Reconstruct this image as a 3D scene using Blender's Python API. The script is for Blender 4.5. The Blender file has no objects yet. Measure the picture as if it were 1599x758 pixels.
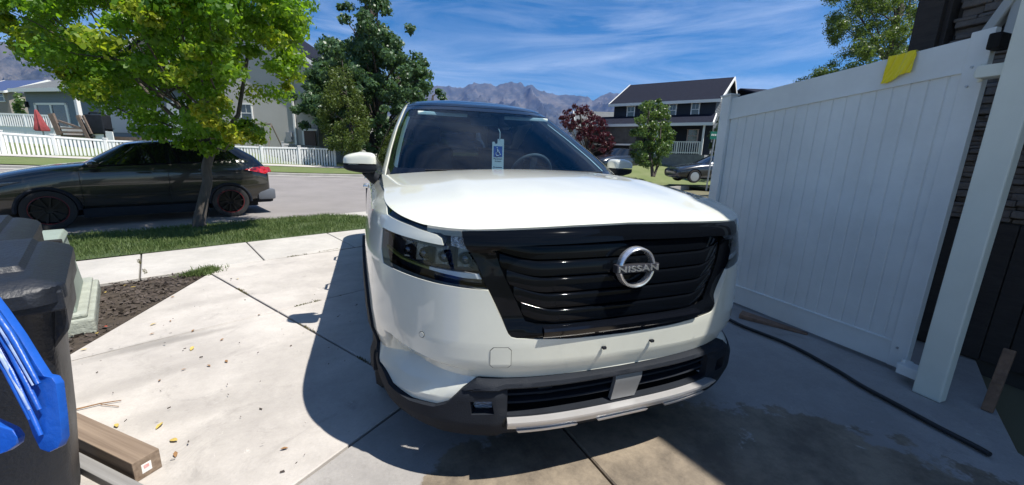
import bpy, bmesh, math, random
import numpy as np
from mathutils import Vector, Matrix, noise
from mathutils.geometry import tessellate_polygon
random.seed(7); np.random.seed(7)
R = math.radians
# ---------------------------------------------------------------- camera
CX, CY, CZ, YAW, PITCH, ROLL, FPX = -0.9373, -1.2214, 1.2914, -0.3452, 0.2215, 0.03, 618.98
PW, PH = 1599.0, 758.0
def cam_axes():
    cy, sy = math.cos(YAW), math.sin(YAW)
    f = Vector((-sy*math.cos(PITCH), cy*math.cos(PITCH), -math.sin(PITCH)))
    r = Vector((cy, sy, 0)); u = r.cross(f)
    r2 = r*math.cos(ROLL)+u*math.sin(ROLL); u2 = -r*math.sin(ROLL)+u*math.cos(ROLL)
    return r2, u2, f
AR, AU, AF = cam_axes()
CAM = Vector((CX, CY, CZ))
sc = bpy.context.scene
cd = bpy.data.cameras.new('camera'); cam = bpy.data.objects.new('camera', cd)
sc.collection.objects.link(cam); sc.camera = cam
cd.sensor_fit = 'HORIZONTAL'; cd.sensor_width = 36; cd.lens = FPX/PW*36; cd.clip_start = .02; cd.clip_end = 60000
m = Matrix((AR, AU, -AF)).transposed().to_4x4(); m.translation = CAM; cam.matrix_world = m
sc.view_settings.view_transform = 'Standard'; sc.view_settings.look = 'None'
sc.view_settings.exposure = 0.66; sc.view_settings.gamma = 1
sc.render.engine = 'CYCLES'; sc.cycles.use_denoising = True
sc.cycles.max_bounces = 8; sc.cycles.transparent_max_bounces = 12; sc.cycles.volume_bounces = 0
sc.cycles.sample_clamp_indirect = 6; HAZE = 4.6e-5
# ---------------------------------------------------------------- sun and sky
SUNV = Vector((.40, -.33, 1.0)).normalized()          # towards the sun
sl = bpy.data.lights.new('sun', 'SUN'); sun = bpy.data.objects.new('sun', sl); sc.collection.objects.link(sun)
sl.energy = 5.0; sl.angle = R(.55); sl.color = (1, .955, .88)
sun.rotation_euler = SUNV.to_track_quat('Z', 'Y').to_euler()
w = bpy.data.worlds.new('World'); sc.world = w; w.use_nodes = True
nt = w.node_tree; N = nt.nodes; L = nt.links
for n in list(N): N.remove(n)
sky = N.new('ShaderNodeTexSky'); sky.sky_type = 'NISHITA'; sky.sun_disc = False
sky.sun_elevation = math.asin(SUNV.z); sky.sun_rotation = math.atan2(SUNV.x, SUNV.y)
sky.altitude = 1400; sky.air_density = 1.0; sky.dust_density = .25; sky.ozone_density = 3.5
bg = N.new('ShaderNodeBackground'); bg.inputs[1].default_value = .068
tc = N.new('ShaderNodeTexCoord'); sep = N.new('ShaderNodeSeparateXYZ'); L.new(tc.outputs['Generated'], sep.inputs[0])
def wm(op, a, b=None, clamp=False):
    n = N.new('ShaderNodeMath'); n.operation = op; n.use_clamp = clamp
    for i, v in enumerate((a, b)):
        if v is None: continue
        if isinstance(v, (int, float)): n.inputs[i].default_value = v
        else: L.new(v, n.inputs[i])
    return n.outputs[0]
zz = wm('ADD', wm('MAXIMUM', sep.outputs[2], 0.0), .16)
cx_ = wm('DIVIDE', sep.outputs[0], zz); cy_ = wm('DIVIDE', sep.outputs[1], zz)
cmb = N.new('ShaderNodeCombineXYZ'); L.new(cx_, cmb.inputs[0]); L.new(cy_, cmb.inputs[1])
mp = N.new('ShaderNodeMapping'); mp.inputs['Rotation'].default_value = (R(3), R(-7), 0); mp.inputs['Scale'].default_value = (1.25, 1.25, 7.5)
mp.inputs['Location'].default_value = (3.1, 1.2, 0)
L.new(tc.outputs['Generated'], mp.inputs[0])
n1 = N.new('ShaderNodeTexNoise'); n1.inputs['Scale'].default_value = 1.7; n1.inputs['Detail'].default_value = 9; n1.inputs['Roughness'].default_value = .62; n1.inputs['Distortion'].default_value = .9
L.new(mp.outputs[0], n1.inputs['Vector'])
n2 = N.new('ShaderNodeTexNoise'); n2.inputs['Scale'].default_value = .9; n2.inputs['Detail'].default_value = 3
L.new(mp.outputs[0], n2.inputs['Vector'])
r1 = N.new('ShaderNodeMapRange'); r1.inputs[1].default_value = .36; r1.inputs[2].default_value = .70; L.new(n1.outputs[0], r1.inputs[0])
r2 = N.new('ShaderNodeMapRange'); r2.inputs[1].default_value = .30; r2.inputs[2].default_value = .55; L.new(n2.outputs[0], r2.inputs[0])
cm = wm('MULTIPLY', wm('MULTIPLY', r1.outputs[0], r2.outputs[0]), .60, True)
mx = N.new('ShaderNodeMix'); mx.data_type = 'RGBA'; L.new(cm, mx.inputs[0]); L.new(sky.outputs[0], mx.inputs[6]); mx.inputs[7].default_value = (7.4, 8.2, 9.6, 1)
hs = N.new('ShaderNodeHueSaturation'); hs.inputs['Saturation'].default_value = 1.36; hs.inputs['Value'].default_value = 1.14
L.new(mx.outputs[2], hs.inputs['Color']); L.new(hs.outputs[0], bg.inputs[0])
wo = N.new('ShaderNodeOutputWorld'); L.new(bg.outputs[0], wo.inputs[0])

# ---------------------------------------------------------------- helpers
def at(px, py, d):                     # the point seen at a picture position, d metres in front of the lens
    return CAM + (AF + AR*((px-PW/2)/FPX) - AU*((py-PH/2)/FPX))*d
def gp(px, py, z=0.0):                 # ... on the level z
    v = AF + AR*((px-PW/2)/FPX) - AU*((py-PH/2)/FPX)
    return CAM + v*((z-CZ)/v.z)
def onx(px, py, x):
    v = AF + AR*((px-PW/2)/FPX) - AU*((py-PH/2)/FPX)
    return CAM + v*((x-CX)/v.x)
def new_mat(name):
    mt = bpy.data.materials.new(name); mt.use_nodes = True
    return mt, mt.node_tree, mt.node_tree.nodes['Principled BSDF']
def setp(b, **k):
    for a, v in k.items(): b.inputs[a.replace('_', ' ')].default_value = v
def mat(name, col, rough=.6, metal=0, coat=0, var=0., vscale=8., bump=0., bscale=40., col2=None, spec=None, detail=6, stretch=(1, 1, 1), trans=0, dirt=0, rvar=0):
    mt, t, b = new_mat(name); nd = t.nodes; lk = t.links
    b.inputs['Base Color'].default_value = (*col, 1); b.inputs['Roughness'].default_value = rough; b.inputs['Metallic'].default_value = metal
    b.inputs['Coat Weight'].default_value = coat; b.inputs['Coat Roughness'].default_value = .03
    if spec is not None: b.inputs['Specular IOR Level'].default_value = spec
    tcn = nd.new('ShaderNodeTexCoord'); mpn = nd.new('ShaderNodeMapping'); mpn.inputs['Scale'].default_value = stretch
    lk.new(tcn.outputs['Object'], mpn.inputs[0])
    if var or col2 or dirt or rvar:
        nz = nd.new('ShaderNodeTexNoise'); nz.inputs['Scale'].default_value = vscale; nz.inputs['Detail'].default_value = detail; nz.inputs['Roughness'].default_value = .65
        lk.new(mpn.outputs[0], nz.inputs['Vector'])
        rg = nd.new('ShaderNodeMapRange'); rg.inputs[1].default_value = .3; rg.inputs[2].default_value = .7; lk.new(nz.outputs[0], rg.inputs[0])
        mxn = nd.new('ShaderNodeMix'); mxn.data_type = 'RGBA'; lk.new(rg.outputs[0], mxn.inputs[0])
        c2 = col2 or tuple(c*(1-var) for c in col); c1 = col if col2 else tuple(min(1, c*(1+var)) for c in col)
        mxn.inputs[6].default_value = (*c1, 1); mxn.inputs[7].default_value = (*c2, 1); lk.new(mxn.outputs[2], b.inputs['Base Color'])
        if rvar:
            rr = nd.new('ShaderNodeMapRange'); rr.inputs[3].default_value = rough-rvar; rr.inputs[4].default_value = rough+rvar; lk.new(nz.outputs[0], rr.inputs[0]); lk.new(rr.outputs[0], b.inputs['Roughness'])
    if bump:
        nb = nd.new('ShaderNodeTexNoise'); nb.inputs['Scale'].default_value = bscale; nb.inputs['Detail'].default_value = 5; lk.new(mpn.outputs[0], nb.inputs['Vector'])
        bp = nd.new('ShaderNodeBump'); bp.inputs['Strength'].default_value = bump; bp.inputs['Distance'].default_value = .02; lk.new(nb.outputs[0], bp.inputs['Height']); lk.new(bp.outputs[0], b.inputs['Normal'])
    return mt
def leaf_mat(name, c1, c2, tr, trmix=.45, rough=.45, clump=1.2, c3=None, c3at=.7):
    mt, t, b = new_mat(name); nd = t.nodes; lk = t.links
    tcn = nd.new('ShaderNodeTexCoord'); nz = nd.new('ShaderNodeTexNoise'); nz.inputs['Scale'].default_value = clump; nz.inputs['Detail'].default_value = 2
    lk.new(tcn.outputs['Object'], nz.inputs['Vector'])
    nz2 = nd.new('ShaderNodeTexNoise'); nz2.inputs['Scale'].default_value = 23; lk.new(tcn.outputs['Object'], nz2.inputs['Vector'])
    ad = nd.new('ShaderNodeMath'); ad.operation = 'ADD'; lk.new(nz.outputs[0], ad.inputs[0]); lk.new(nz2.outputs[0], ad.inputs[1])
    rg = nd.new('ShaderNodeMapRange'); rg.inputs[1].default_value = .75; rg.inputs[2].default_value = 1.25; lk.new(ad.outputs[0], rg.inputs[0])
    mxn = nd.new('ShaderNodeMix'); mxn.data_type = 'RGBA'; lk.new(rg.outputs[0], mxn.inputs[0]); mxn.inputs[6].default_value = (*c1, 1); mxn.inputs[7].default_value = (*c2, 1)
    out = mxn.outputs[2]; trc = None
    trn = nd.new('ShaderNodeBsdfTranslucent'); trn.inputs[0].default_value = (*tr, 1)
    if c3:
        at_ = nd.new('ShaderNodeAttribute'); at_.attribute_name = 'yel'
        m3 = nd.new('ShaderNodeMix'); m3.data_type = 'RGBA'; lk.new(at_.outputs['Fac'], m3.inputs[0]); lk.new(out, m3.inputs[6]); m3.inputs[7].default_value = (*c3, 1); out = m3.outputs[2]
        m4 = nd.new('ShaderNodeMix'); m4.data_type = 'RGBA'; lk.new(at_.outputs['Fac'], m4.inputs[0]); m4.inputs[6].default_value = (*tr, 1); m4.inputs[7].default_value = (.62, .55, .03, 1); lk.new(m4.outputs[2], trn.inputs[0])
    lk.new(out, b.inputs['Base Color']); b.inputs['Roughness'].default_value = rough; b.inputs['Specular IOR Level'].default_value = .35
    ms = nd.new('ShaderNodeMixShader'); ms.inputs[0].default_value = trmix; lk.new(b.outputs[0], ms.inputs[1]); lk.new(trn.outputs[0], ms.inputs[2])
    lk.new(ms.outputs[0], nd['Material Output'].inputs[0])
    return mt
def glass_mat(name, tint, ior=1.5, rough=.0, minrefl=0.0, fac=1.0):
    mt, t, b = new_mat(name); nd = t.nodes; lk = t.links; nd.remove(b)
    tr = nd.new('ShaderNodeBsdfTransparent'); tr.inputs[0].default_value = (*tint, 1)
    gl = nd.new('ShaderNodeBsdfGlossy'); gl.inputs['Roughness'].default_value = rough
    fr = nd.new('ShaderNodeFresnel'); fr.inputs[0].default_value = ior
    mu = nd.new('ShaderNodeMath'); mu.operation = 'MULTIPLY_ADD'; mu.inputs[1].default_value = fac; mu.inputs[2].default_value = minrefl; mu.use_clamp = True; lk.new(fr.outputs[0], mu.inputs[0])
    ms = nd.new('ShaderNodeMixShader'); lk.new(mu.outputs[0], ms.inputs[0]); lk.new(tr.outputs[0], ms.inputs[1]); lk.new(gl.outputs[0], ms.inputs[2])
    lk.new(ms.outputs[0], nd['Material Output'].inputs[0])
    return mt
def link(name, me, mt, parent=None):
    o = bpy.data.objects.new(name, me); sc.collection.objects.link(o)
    if mt and not me.materials: me.materials.append(mt)
    if parent: o.parent = parent
    return o
def tag(o, label=None, cat=None, group=None, kind=None):
    if label: o['label'] = label
    if cat: o['category'] = cat
    if group: o['group'] = group
    if kind: o['kind'] = kind
    return o
def thing(name, label, cat, loc=(0, 0, 0), rz=0, group=None):
    o = bpy.data.objects.new(name, None); sc.collection.objects.link(o)
    o.location = loc; o.rotation_euler = (0, 0, rz); o.empty_display_size = .1
    return tag(o, label, cat, group)
def copy_tree(o, parent=None, loc=None, label=None):
    c = o.copy(); sc.collection.objects.link(c)
    if parent: c.parent = parent
    for ch in [x for x in bpy.data.objects if x.parent == o]: copy_tree(ch, c)
    if loc is not None: c.location = loc
    if label: c['label'] = label
    return c
class MB:
    def __init__(s): s.v = []; s.f = []
    def add(s, vs, fs):
        b = len(s.v); s.v += [tuple(v) for v in vs]; s.f += [tuple(i+b for i in f) for f in fs]; return s
    def box(s, x0, x1, y0, y1, z0, z1, M=None):
        vs = [Vector((x, y, z)) for z in (z0, z1) for x, y in ((x0, y0), (x1, y0), (x1, y1), (x0, y1))]
        if M is not None: vs = [M @ v for v in vs]
        return s.add(vs, [(0, 3, 2, 1), (4, 5, 6, 7), (0, 1, 5, 4), (1, 2, 6, 5), (2, 3, 7, 6), (3, 0, 4, 7)])
    def bar(s, a, b, wx, wz, up=Vector((0, 0, 1))):      # a rectangular bar from a to b
        a = Vector(a); b = Vector(b); d = (b-a); l = d.length; d.normalize(); x = d.cross(up)
        if x.length < 1e-4: x = Vector((1, 0, 0))
        x.normalize(); z = x.cross(d)
        vs = [p + x*sx*wx/2 + z*sz*wz/2 for p in (a, b) for sx, sz in ((-1, -1), (1, -1), (1, 1), (-1, 1))]
        return s.add(vs, [(0, 1, 2, 3), (7, 6, 5, 4), (0, 4, 5, 1), (1, 5, 6, 2), (2, 6, 7, 3), (3, 7, 4, 0)])
    def tube(s, pts, rs, n=8, cap=True):
        pts = [Vector(p) for p in pts]
        if isinstance(rs, (int, float)): rs = [rs]*len(pts)
        b = len(s.v); up = Vector((0, 0, 1)); px = None
        for i, p in enumerate(pts):
            d = (pts[min(i+1, len(pts)-1)]-pts[max(i-1, 0)]).normalized()
            x = d.cross(up) if px is None else px - d*px.dot(d)
            if x.length < 1e-3: x = d.cross(Vector((1, 0, 0)))
            x.normalize(); px = x; y = d.cross(x)
            for k in range(n):
                a = 2*math.pi*k/n; s.v.append(tuple(p + (x*math.cos(a)+y*math.sin(a))*rs[i]))
        for i in range(len(pts)-1):
            for k in range(n):
                s.f.append((b+i*n+k, b+i*n+(k+1) % n, b+(i+1)*n+(k+1) % n, b+(i+1)*n+k))
        if cap:
            s.f.append(tuple(b+k for k in range(n))[::-1]); s.f.append(tuple(b+(len(pts)-1)*n+k for k in range(n)))
        return s
    def lathe(s, prof, M, n=32):                          # prof: (r, h) about local z
        b = len(s.v)
        for r, h in prof:
            for k in range(n):
                a = 2*math.pi*k/n; s.v.append(tuple(M @ Vector((r*math.cos(a), r*math.sin(a), h))))
        for i in range(len(prof)-1):
            for k in range(n): s.f.append((b+i*n+k, b+i*n+(k+1) % n, b+(i+1)*n+(k+1) % n, b+(i+1)*n+k))
        return s
    def prism(s, poly, z0, z1, M=None):                   # poly: list of (x,y)
        n = len(poly); vs = [Vector((x, y, z)) for z in (z0, z1) for x, y in poly]
        if M is not None: vs = [M @ v for v in vs]
        b = len(s.v); s.v += [tuple(v) for v in vs]
        for t in tessellate_polygon([[Vector((x, y, 0)) for x, y in poly]]):
            s.f.append((b+t[0], b+t[2], b+t[1])); s.f.append((b+n+t[0], b+n+t[1], b+n+t[2]))
        for i in range(n): j = (i+1) % n; s.f.append((b+i, b+j, b+n+j, b+n+i))
        return s
    def grid(s, fn, nu, nv, wrap=False):
        b = len(s.v)
        for j in range(nv):
            for i in range(nu): s.v.append(tuple(fn(i/(nu-1 if not wrap else nu), j/(nv-1))))
        for j in range(nv-1):
            for i in range(nu if wrap else nu-1):
                i2 = (i+1) % nu; s.f.append((b+j*nu+i, b+j*nu+i2, b+(j+1)*nu+i2, b+(j+1)*nu+i))
        return s
    def build(s, name, mt, parent=None, smooth=0, bevel=0, fix=True, seg=2):
        me = bpy.data.meshes.new(name); me.from_pydata(s.v, [], s.f); me.update()
        if fix or bevel:
            bm = bmesh.new(); bm.from_mesh(me)
            if fix: bmesh.ops.remove_doubles(bm, verts=bm.verts, dist=1e-5)
            bmesh.ops.recalc_face_normals(bm, faces=bm.faces)
            if bevel:
                es = [e for e in bm.edges if len(e.link_faces) == 2 and e.calc_face_angle(0) > R(28)]
                bmesh.ops.bevel(bm, geom=es, offset=bevel, segments=seg, profile=.6, affect='EDGES', clamp_overlap=True)
            bm.to_mesh(me); bm.free()
        if smooth:
            me.shade_smooth(); me.set_sharp_from_angle(angle=R(smooth))
        return link(name, me, mt, parent)
def RX(a): return Matrix.Rotation(a, 4, 'X')
def RY(a): return Matrix.Rotation(a, 4, 'Y')
def RZ(a): return Matrix.Rotation(a, 4, 'Z')
def T(*a): return Matrix.Translation(Vector(a))
def text_mesh(body, size, M, depth=.001, bold=0, spacing=1.0):
    cu = bpy.data.curves.new('text', 'FONT'); cu.body = body; cu.size = size; cu.align_x = 'CENTER'; cu.align_y = 'CENTER'; cu.extrude = depth; cu.offset = bold; cu.space_character = spacing
    o = bpy.data.objects.new('tmp', cu); sc.collection.objects.link(o)
    dg = bpy.context.evaluated_depsgraph_get(); me = bpy.data.meshes.new_from_object(o.evaluated_get(dg))
    bpy.data.objects.remove(o); me.transform(M); me.materials.clear(); return me
# ================================================================ the setting: ground, street, walks
US = Vector((.907, .42)); VS = Vector((-.42, .907))      # along and across the street
def uv(x, y): return US.x*x+US.y*y, VS.x*x+VS.y*y
def xy(u, v): return US.x*u+VS.x*v, US.y*u+VS.y*v
KERB = 8.12
def far_kerb_y(x): return 19.9 - .02*x
def sstep(a, b, x):
    t = min(1, max(0, (x-a)/(b-a))); return t*t*(3-2*t)
def gz(x, y):                                             # natural level of the land
    u, v = uv(x, y)
    if v < KERB and y < 12: return -.02 - .10*sstep(5.56, KERB, v)
    z = -.27
    fy = y - far_kerb_y(x)
    z += .18*sstep(KERB+2, KERB+11, v)
    if fy > 0: z += .14*sstep(0, .3, fy) + .03*min(fy, 5)
    if x < -3: z += min(1.0, (-3-x)/14)*.32*sstep(10, 24, y)
    if fy > 5 and x < 2: z += .9*sstep(5, 20, fy)*sstep(-2, -12, x)
    if x > 8: z += .9*sstep(24, 33, (Vector((x, y, 0))-CAM).dot(AF))*sstep(6, 12, x)
    return z
c_concrete = None
def concrete_mat(name, col, col2, stain=.0, scale=1.0, wet=None, marks=()):
    mt, t, b = new_mat(name); nd = t.nodes; lk = t.links
    tcn = nd.new('ShaderNodeTexCoord')
    def nz(s, d=6, ro=.6, dist=0):
        n = nd.new('ShaderNodeTexNoise'); n.inputs['Scale'].default_value = s; n.inputs['Detail'].default_value = d; n.inputs['Roughness'].default_value = ro; n.inputs['Distortion'].default_value = dist
        lk.new(tcn.outputs['Object'], n.inputs['Vector']); return n.outputs[0]
    def rg(i, a, c, lo=0, hi=1):
        r = nd.new('ShaderNodeMapRange'); r.inputs[1].default_value = a; r.inputs[2].default_value = c; r.inputs[3].default_value = lo; r.inputs[4].default_value = hi; lk.new(i, r.inputs[0]); return r.outputs[0]
    def mix(f, a, c, mode='MIX'):
        m_ = nd.new('ShaderNodeMix'); m_.data_type = 'RGBA'; m_.blend_type = mode
        if isinstance(f, float): m_.inputs[0].default_value = f
        else: lk.new(f, m_.inputs[0])
        for k, q in ((6, a), (7, c)):
            if isinstance(q, tuple): m_.inputs[k].default_value = (*q, 1)
            else: lk.new(q, m_.inputs[k])
        return m_.outputs[2]
    c = mix(rg(nz(1.1*scale, 8, .75), .36, .62), col, tuple(q*.86 for q in col2))
    c = mix(rg(nz(90, 3, .8), .35, .75, 0, .35), c, tuple(q*.55 for q in col))      # aggregate speckle
    c = mix(rg(nz(14, 5, .7), .5, .8, 0, .35), c, tuple(q*.72 for q in col))
    c = mix(rg(nz(2.3, 7, .75, 1.5), .57, .72, 0, .55+stain), c, tuple(q*.45 for q in col))
    c = mix(rg(nz(38, 4, .7), .62, .72, 0, .5), c, tuple(q*.5 for q in col))
    c = mix(rg(nz(5.5, 9, .8, 2.5), .63, .66, 0, .45), c, tuple(min(1, q*1.25) for q in col))
    for (wx, wy, wrx, wry, rot, st_) in marks:
        mp_ = nd.new('ShaderNodeMapping'); mp_.vector_type = 'TEXTURE'; mp_.inputs['Location'].default_value = (wx, wy, 0); mp_.inputs['Rotation'].default_value = (0, 0, rot); mp_.inputs['Scale'].default_value = (wrx, wry, 1); lk.new(tcn.outputs['Object'], mp_.inputs[0])
        s0 = nd.new('ShaderNodeVectorMath'); s0.operation = 'MULTIPLY'; s0.inputs[1].default_value = (1, 1, 0); lk.new(mp_.outputs[0], s0.inputs[0])
        ln = nd.new('ShaderNodeVectorMath'); ln.operation = 'LENGTH'; lk.new(s0.outputs[0], ln.inputs[0])
        ad = nd.new('ShaderNodeMath'); ad.operation = 'MULTIPLY_ADD'; ad.inputs[1].default_value = 1.3; lk.new(nz(9, 7, .75), ad.inputs[0]); lk.new(ln.outputs['Value'], ad.inputs[2])
        c = mix(rg(ad.outputs[0], 1.1, 1.9, st_, 0), c, tuple(q*.42 for q in col))
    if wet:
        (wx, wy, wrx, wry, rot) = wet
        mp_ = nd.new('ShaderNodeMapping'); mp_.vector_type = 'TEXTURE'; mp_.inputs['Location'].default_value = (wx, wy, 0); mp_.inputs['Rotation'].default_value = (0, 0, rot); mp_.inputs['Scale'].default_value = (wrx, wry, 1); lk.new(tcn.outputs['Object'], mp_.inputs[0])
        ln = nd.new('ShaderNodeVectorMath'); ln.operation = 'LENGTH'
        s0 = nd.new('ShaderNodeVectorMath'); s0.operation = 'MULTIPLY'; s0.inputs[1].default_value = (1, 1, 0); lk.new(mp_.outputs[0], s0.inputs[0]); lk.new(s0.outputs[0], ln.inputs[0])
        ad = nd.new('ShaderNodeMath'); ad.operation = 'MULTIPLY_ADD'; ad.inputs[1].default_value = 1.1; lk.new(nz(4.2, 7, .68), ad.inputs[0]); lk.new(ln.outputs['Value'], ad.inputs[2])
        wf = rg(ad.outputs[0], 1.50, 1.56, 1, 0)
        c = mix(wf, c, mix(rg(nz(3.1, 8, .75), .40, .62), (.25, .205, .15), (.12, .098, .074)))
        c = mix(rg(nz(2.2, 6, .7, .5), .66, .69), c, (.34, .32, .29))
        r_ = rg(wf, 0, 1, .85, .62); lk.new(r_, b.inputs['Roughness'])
    else: b.inputs['Roughness'].default_value = .88
    lk.new(c, b.inputs['Base Color'])
    bp = nd.new('ShaderNodeBump'); bp.inputs['Strength'].default_value = .35; bp.inputs['Distance'].default_value = .004; lk.new(nz(110, 4, .8), bp.inputs['Height']); lk.new(bp.outputs[0], b.inputs['Normal'])
    return mt
m_walk = concrete_mat('concrete_walk', (.50, .475, .44), (.42, .40, .37))
mk_ = []
for px_, py_, a_, b__, r_, s_ in ((232, 538, .30, .07, 30, .75), (290, 528, .28, .045, 26, .6), (420, 640, .5, .12, 30, .30), (330, 470, .6, .10, 25, .25), (470, 560, .25, .5, -30, .3), (300, 640, .35, .10, 10, .3), (200, 600, .3, .08, 30, .35)):
    P_ = gp(px_, py_); mk_.append((P_.x, P_.y, a_, b__, R(r_), s_))
m_drive = concrete_mat('concrete_drive', (.53, .495, .455), (.42, .39, .36), .15, marks=mk_)
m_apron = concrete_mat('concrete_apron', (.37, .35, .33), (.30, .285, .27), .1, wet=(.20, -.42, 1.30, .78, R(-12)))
m_kerb = concrete_mat('concrete_kerb', (.40, .385, .36), (.33, .32, .30))
m_asphalt = mat('asphalt', (.215, .20, .195), .9, var=.12, vscale=.9, bump=.4, bscale=120)
m_land = mat('dry_land', (.16, .13, .08), .95, col2=(.09, .10, .05), vscale=.05, bump=.2, bscale=3)
m_lawnbase = mat('lawn_soil', (.035, .06, .018), .95, col2=(.06, .085, .025), vscale=3, bump=.5, bscale=60)
m_lawn = mat('lawn_turf', (.085, .13, .032), .95, col2=(.13, .15, .055), vscale=1.3, bump=.6, bscale=50)
m_soil = mat('soil', (.05, .038, .028), .95, var=.4, vscale=20, bump=.8, bscale=60)

# the land: one sheet out to the horizon
b = MB(); xs_ = sorted(set([-26000, -16000, -9000, -5000, -2500, -1200, -600, -300, -150, -90] + [-60+2*i for i in range(60)] + [60+10*i for i in range(12)] + [300, 600, 1200, 2500, 5000, 9000, 16000, 26000]))
ys_ = sorted(set([-26000, -9000, -3000, -900, -200, -60, -20] + [-8+i for i in range(60)] + [55+5*i for i in range(20)] + [200, 300, 600, 1200, 2500, 5000, 9000, 16000, 26000]))
for y in ys_:
    for x in xs_: b.v.append((x, y, gz(x, y)-.07 - (.0 if abs(x)+abs(y) < 300 else 1)))
nx_ = len(xs_)
for j in range(len(ys_)-1):
    for i in range(nx_-1): b.f.append((j*nx_+i, j*nx_+i+1, (j+1)*nx_+i+1, (j+1)*nx_+i))
tag(b.build('ground', m_land, smooth=60, fix=False), kind='structure')

# slabs
def clip(poly, p, n, d):
    out = []
    for i in range(len(poly)):
        a = Vector(poly[i]); c = Vector(poly[(i+1) % len(poly)]); sa = (a-p).dot(n)-d; s_c = (c-p).dot(n)-d
        if sa >= 0: out.append(tuple(a))
        if sa*s_c < 0: out.append(tuple(a+(c-a)*(sa/(sa-s_c))))
    return out
def cut(polys, a, b_, gap):
    a = Vector(a[:2]); b_ = Vector(b_[:2]); d = (b_-a).normalized(); n = Vector((-d.y, d.x)); r = []
    for p in polys:
        for sgn in (1, -1):
            q = clip(p, a, n*sgn, gap/2)
            if len(q) > 2: r.append(q)
    return r
A1 = gp(325, 425); B1 = gp(440, 490); A2 = gp(85, 571); B2 = gp(415, 490); A3 = gp(470, 750); B3 = gp(600, 655)
EL = [gp(332, 424), gp(85, 571)]
nearL = xy(-3.2, 4.36)
left_near = Vector(xy(-1.0, 4.36))
d3 = Vector((B3.x-A3.x, B3.y-A3.y)).normalized()
# driveway outline: left edge, sidewalk line, right side, near side
drive = [(EL[1].x-.35, -2.4), (EL[1].x-.02, EL[1].y), (EL[0].x, EL[0].y), (EL[0].x+.05, EL[0].y+.2)]
e0 = Vector(drive[-1]); v0 = uv(*e0)[1]
drive += [xy(uv(*e0)[0]+1.2, 4.40), xy(6.0, 4.42), (5.2, 3.0), (5.2, 1.2), (2.35, -.25), (1.86, -.52), (1.66, -.9), (1.60, -2.4)]
apron = clip(drive, Vector((A3.x, A3.y)), Vector((d3.y, -d3.x)), .006)
upper = clip(drive, Vector((A3.x, A3.y)), Vector((-d3.y, d3.x)), .006)
P = cut([upper], A1, B1, .016); P = cut(P, A2, B2, .010)
JD = (B1-A1).normalized()
P = cut(P, A1+Vector((2.6, 1.5, 0)), A1+Vector((2.6, 1.5, 0))+JD, .012)
P = cut(P, A2+Vector((.9, -1.9, 0)), B2+Vector((.9, -1.9, 0)), .010)
def slabs(name, polys, mt, z=0.0, th=.1, bev=.006):
    b = MB()
    for p in polys: b.prism(p, z-th, z)
    return tag(b.build(name, mt, bevel=bev, seg=1), kind='structure')
slabs('driveway', P, m_drive)
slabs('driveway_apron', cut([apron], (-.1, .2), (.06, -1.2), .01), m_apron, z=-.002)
# sidewalk with its own joints
sw = [xy(-9, 4.33), xy(-.84, 4.36), xy(10, 4.43), xy(10, 5.56), xy(-9, 5.56)]
sw[1] = (e0.x-.0, e0.y)
Q = [sw]
q1 = gp(221, 418); q2 = gp(399, 392)
du = uv(q2.x, q2.y)[0]-uv(q1.x, q1.y)[0]; u0 = uv(q1.x, q1.y)[0]
for k in range(-4, 8): Q = cut(Q, xy(u0+du*k-.05, 4), xy(u0+du*k+.04, 6), .014)
slabs('sidewalk', Q, m_walk, z=.004)
# apron between walk and kerb
UA = 2.05   # the lawn strip ends here
dr2 = [xy(UA+.35, 5.575), xy(6.3, 5.575), xy(6.9, KERB-.12), xy(UA-.4, KERB-.12)]
def slope_slab(name, poly, mt, zf, th=.1):
    b = MB(); n = len(poly)
    b.v = [(x, y, zf(x, y)-th) for x, y in poly]+[(x, y, zf(x, y)) for x, y in poly]
    for t in tessellate_polygon([[Vector((x, y, 0)) for x, y in poly]]):
        b.f.append((t[0], t[2], t[1])); b.f.append((n+t[0], n+t[1], n+t[2]))
    for i in range(n): j = (i+1) % n; b.f.append((i, j, n+j, n+i))
    return tag(b.build(name, mt), kind='structure')
slope_slab('driveway_crossing', dr2, m_walk, lambda x, y: -.10*sstep(5.5, KERB, uv(x, y)[1]))
# near kerb (dropped in front of the driveway)
def ribbon(name, pts2, w, h, zf, mt):
    b = MB(); 
    for i, (x, y) in enumerate(pts2):
        a = Vector(pts2[max(i-1, 0)]); c = Vector(pts2[min(i+1, len(pts2)-1)]); d = (c-a).normalized(); n = Vector((-d.y, d.x)); z = zf(x, y)
        hh = h(x, y) if callable(h) else h
        for (o, q) in ((0, -.3), (0, hh), (w-.02, hh), (w, hh-.02), (w, -.3)): b.v.append((x+n.x*o, y+n.y*o, z+q))
    for i in range(len(pts2)-1):
        for k in range(4): b.f.append((i*5+k, i*5+k+1, (i+1)*5+k+1, (i+1)*5+k))
    return tag(b.build(name, mt, smooth=40), kind='structure')
ROADZ = lambda x, y: gz(x, y)
near_pts = [xy(u, KERB-.14) for u in [-14+.5*i for i in range(70)]]
ribbon('near_kerb', near_pts, .15, lambda x, y: (.03 if UA-.2 < uv(x, y)[0] < 6.6 else .15), lambda x, y: -.27, m_kerb)
far_pts = [(x, far_kerb_y(x)+.15) for x in [-40+2*i for i in range(24)]][::-1]
ribbon('far_kerb', far_pts, .16, .14, lambda x, y: gz(x, far_kerb_y(x)-.1), m_kerb)
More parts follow.
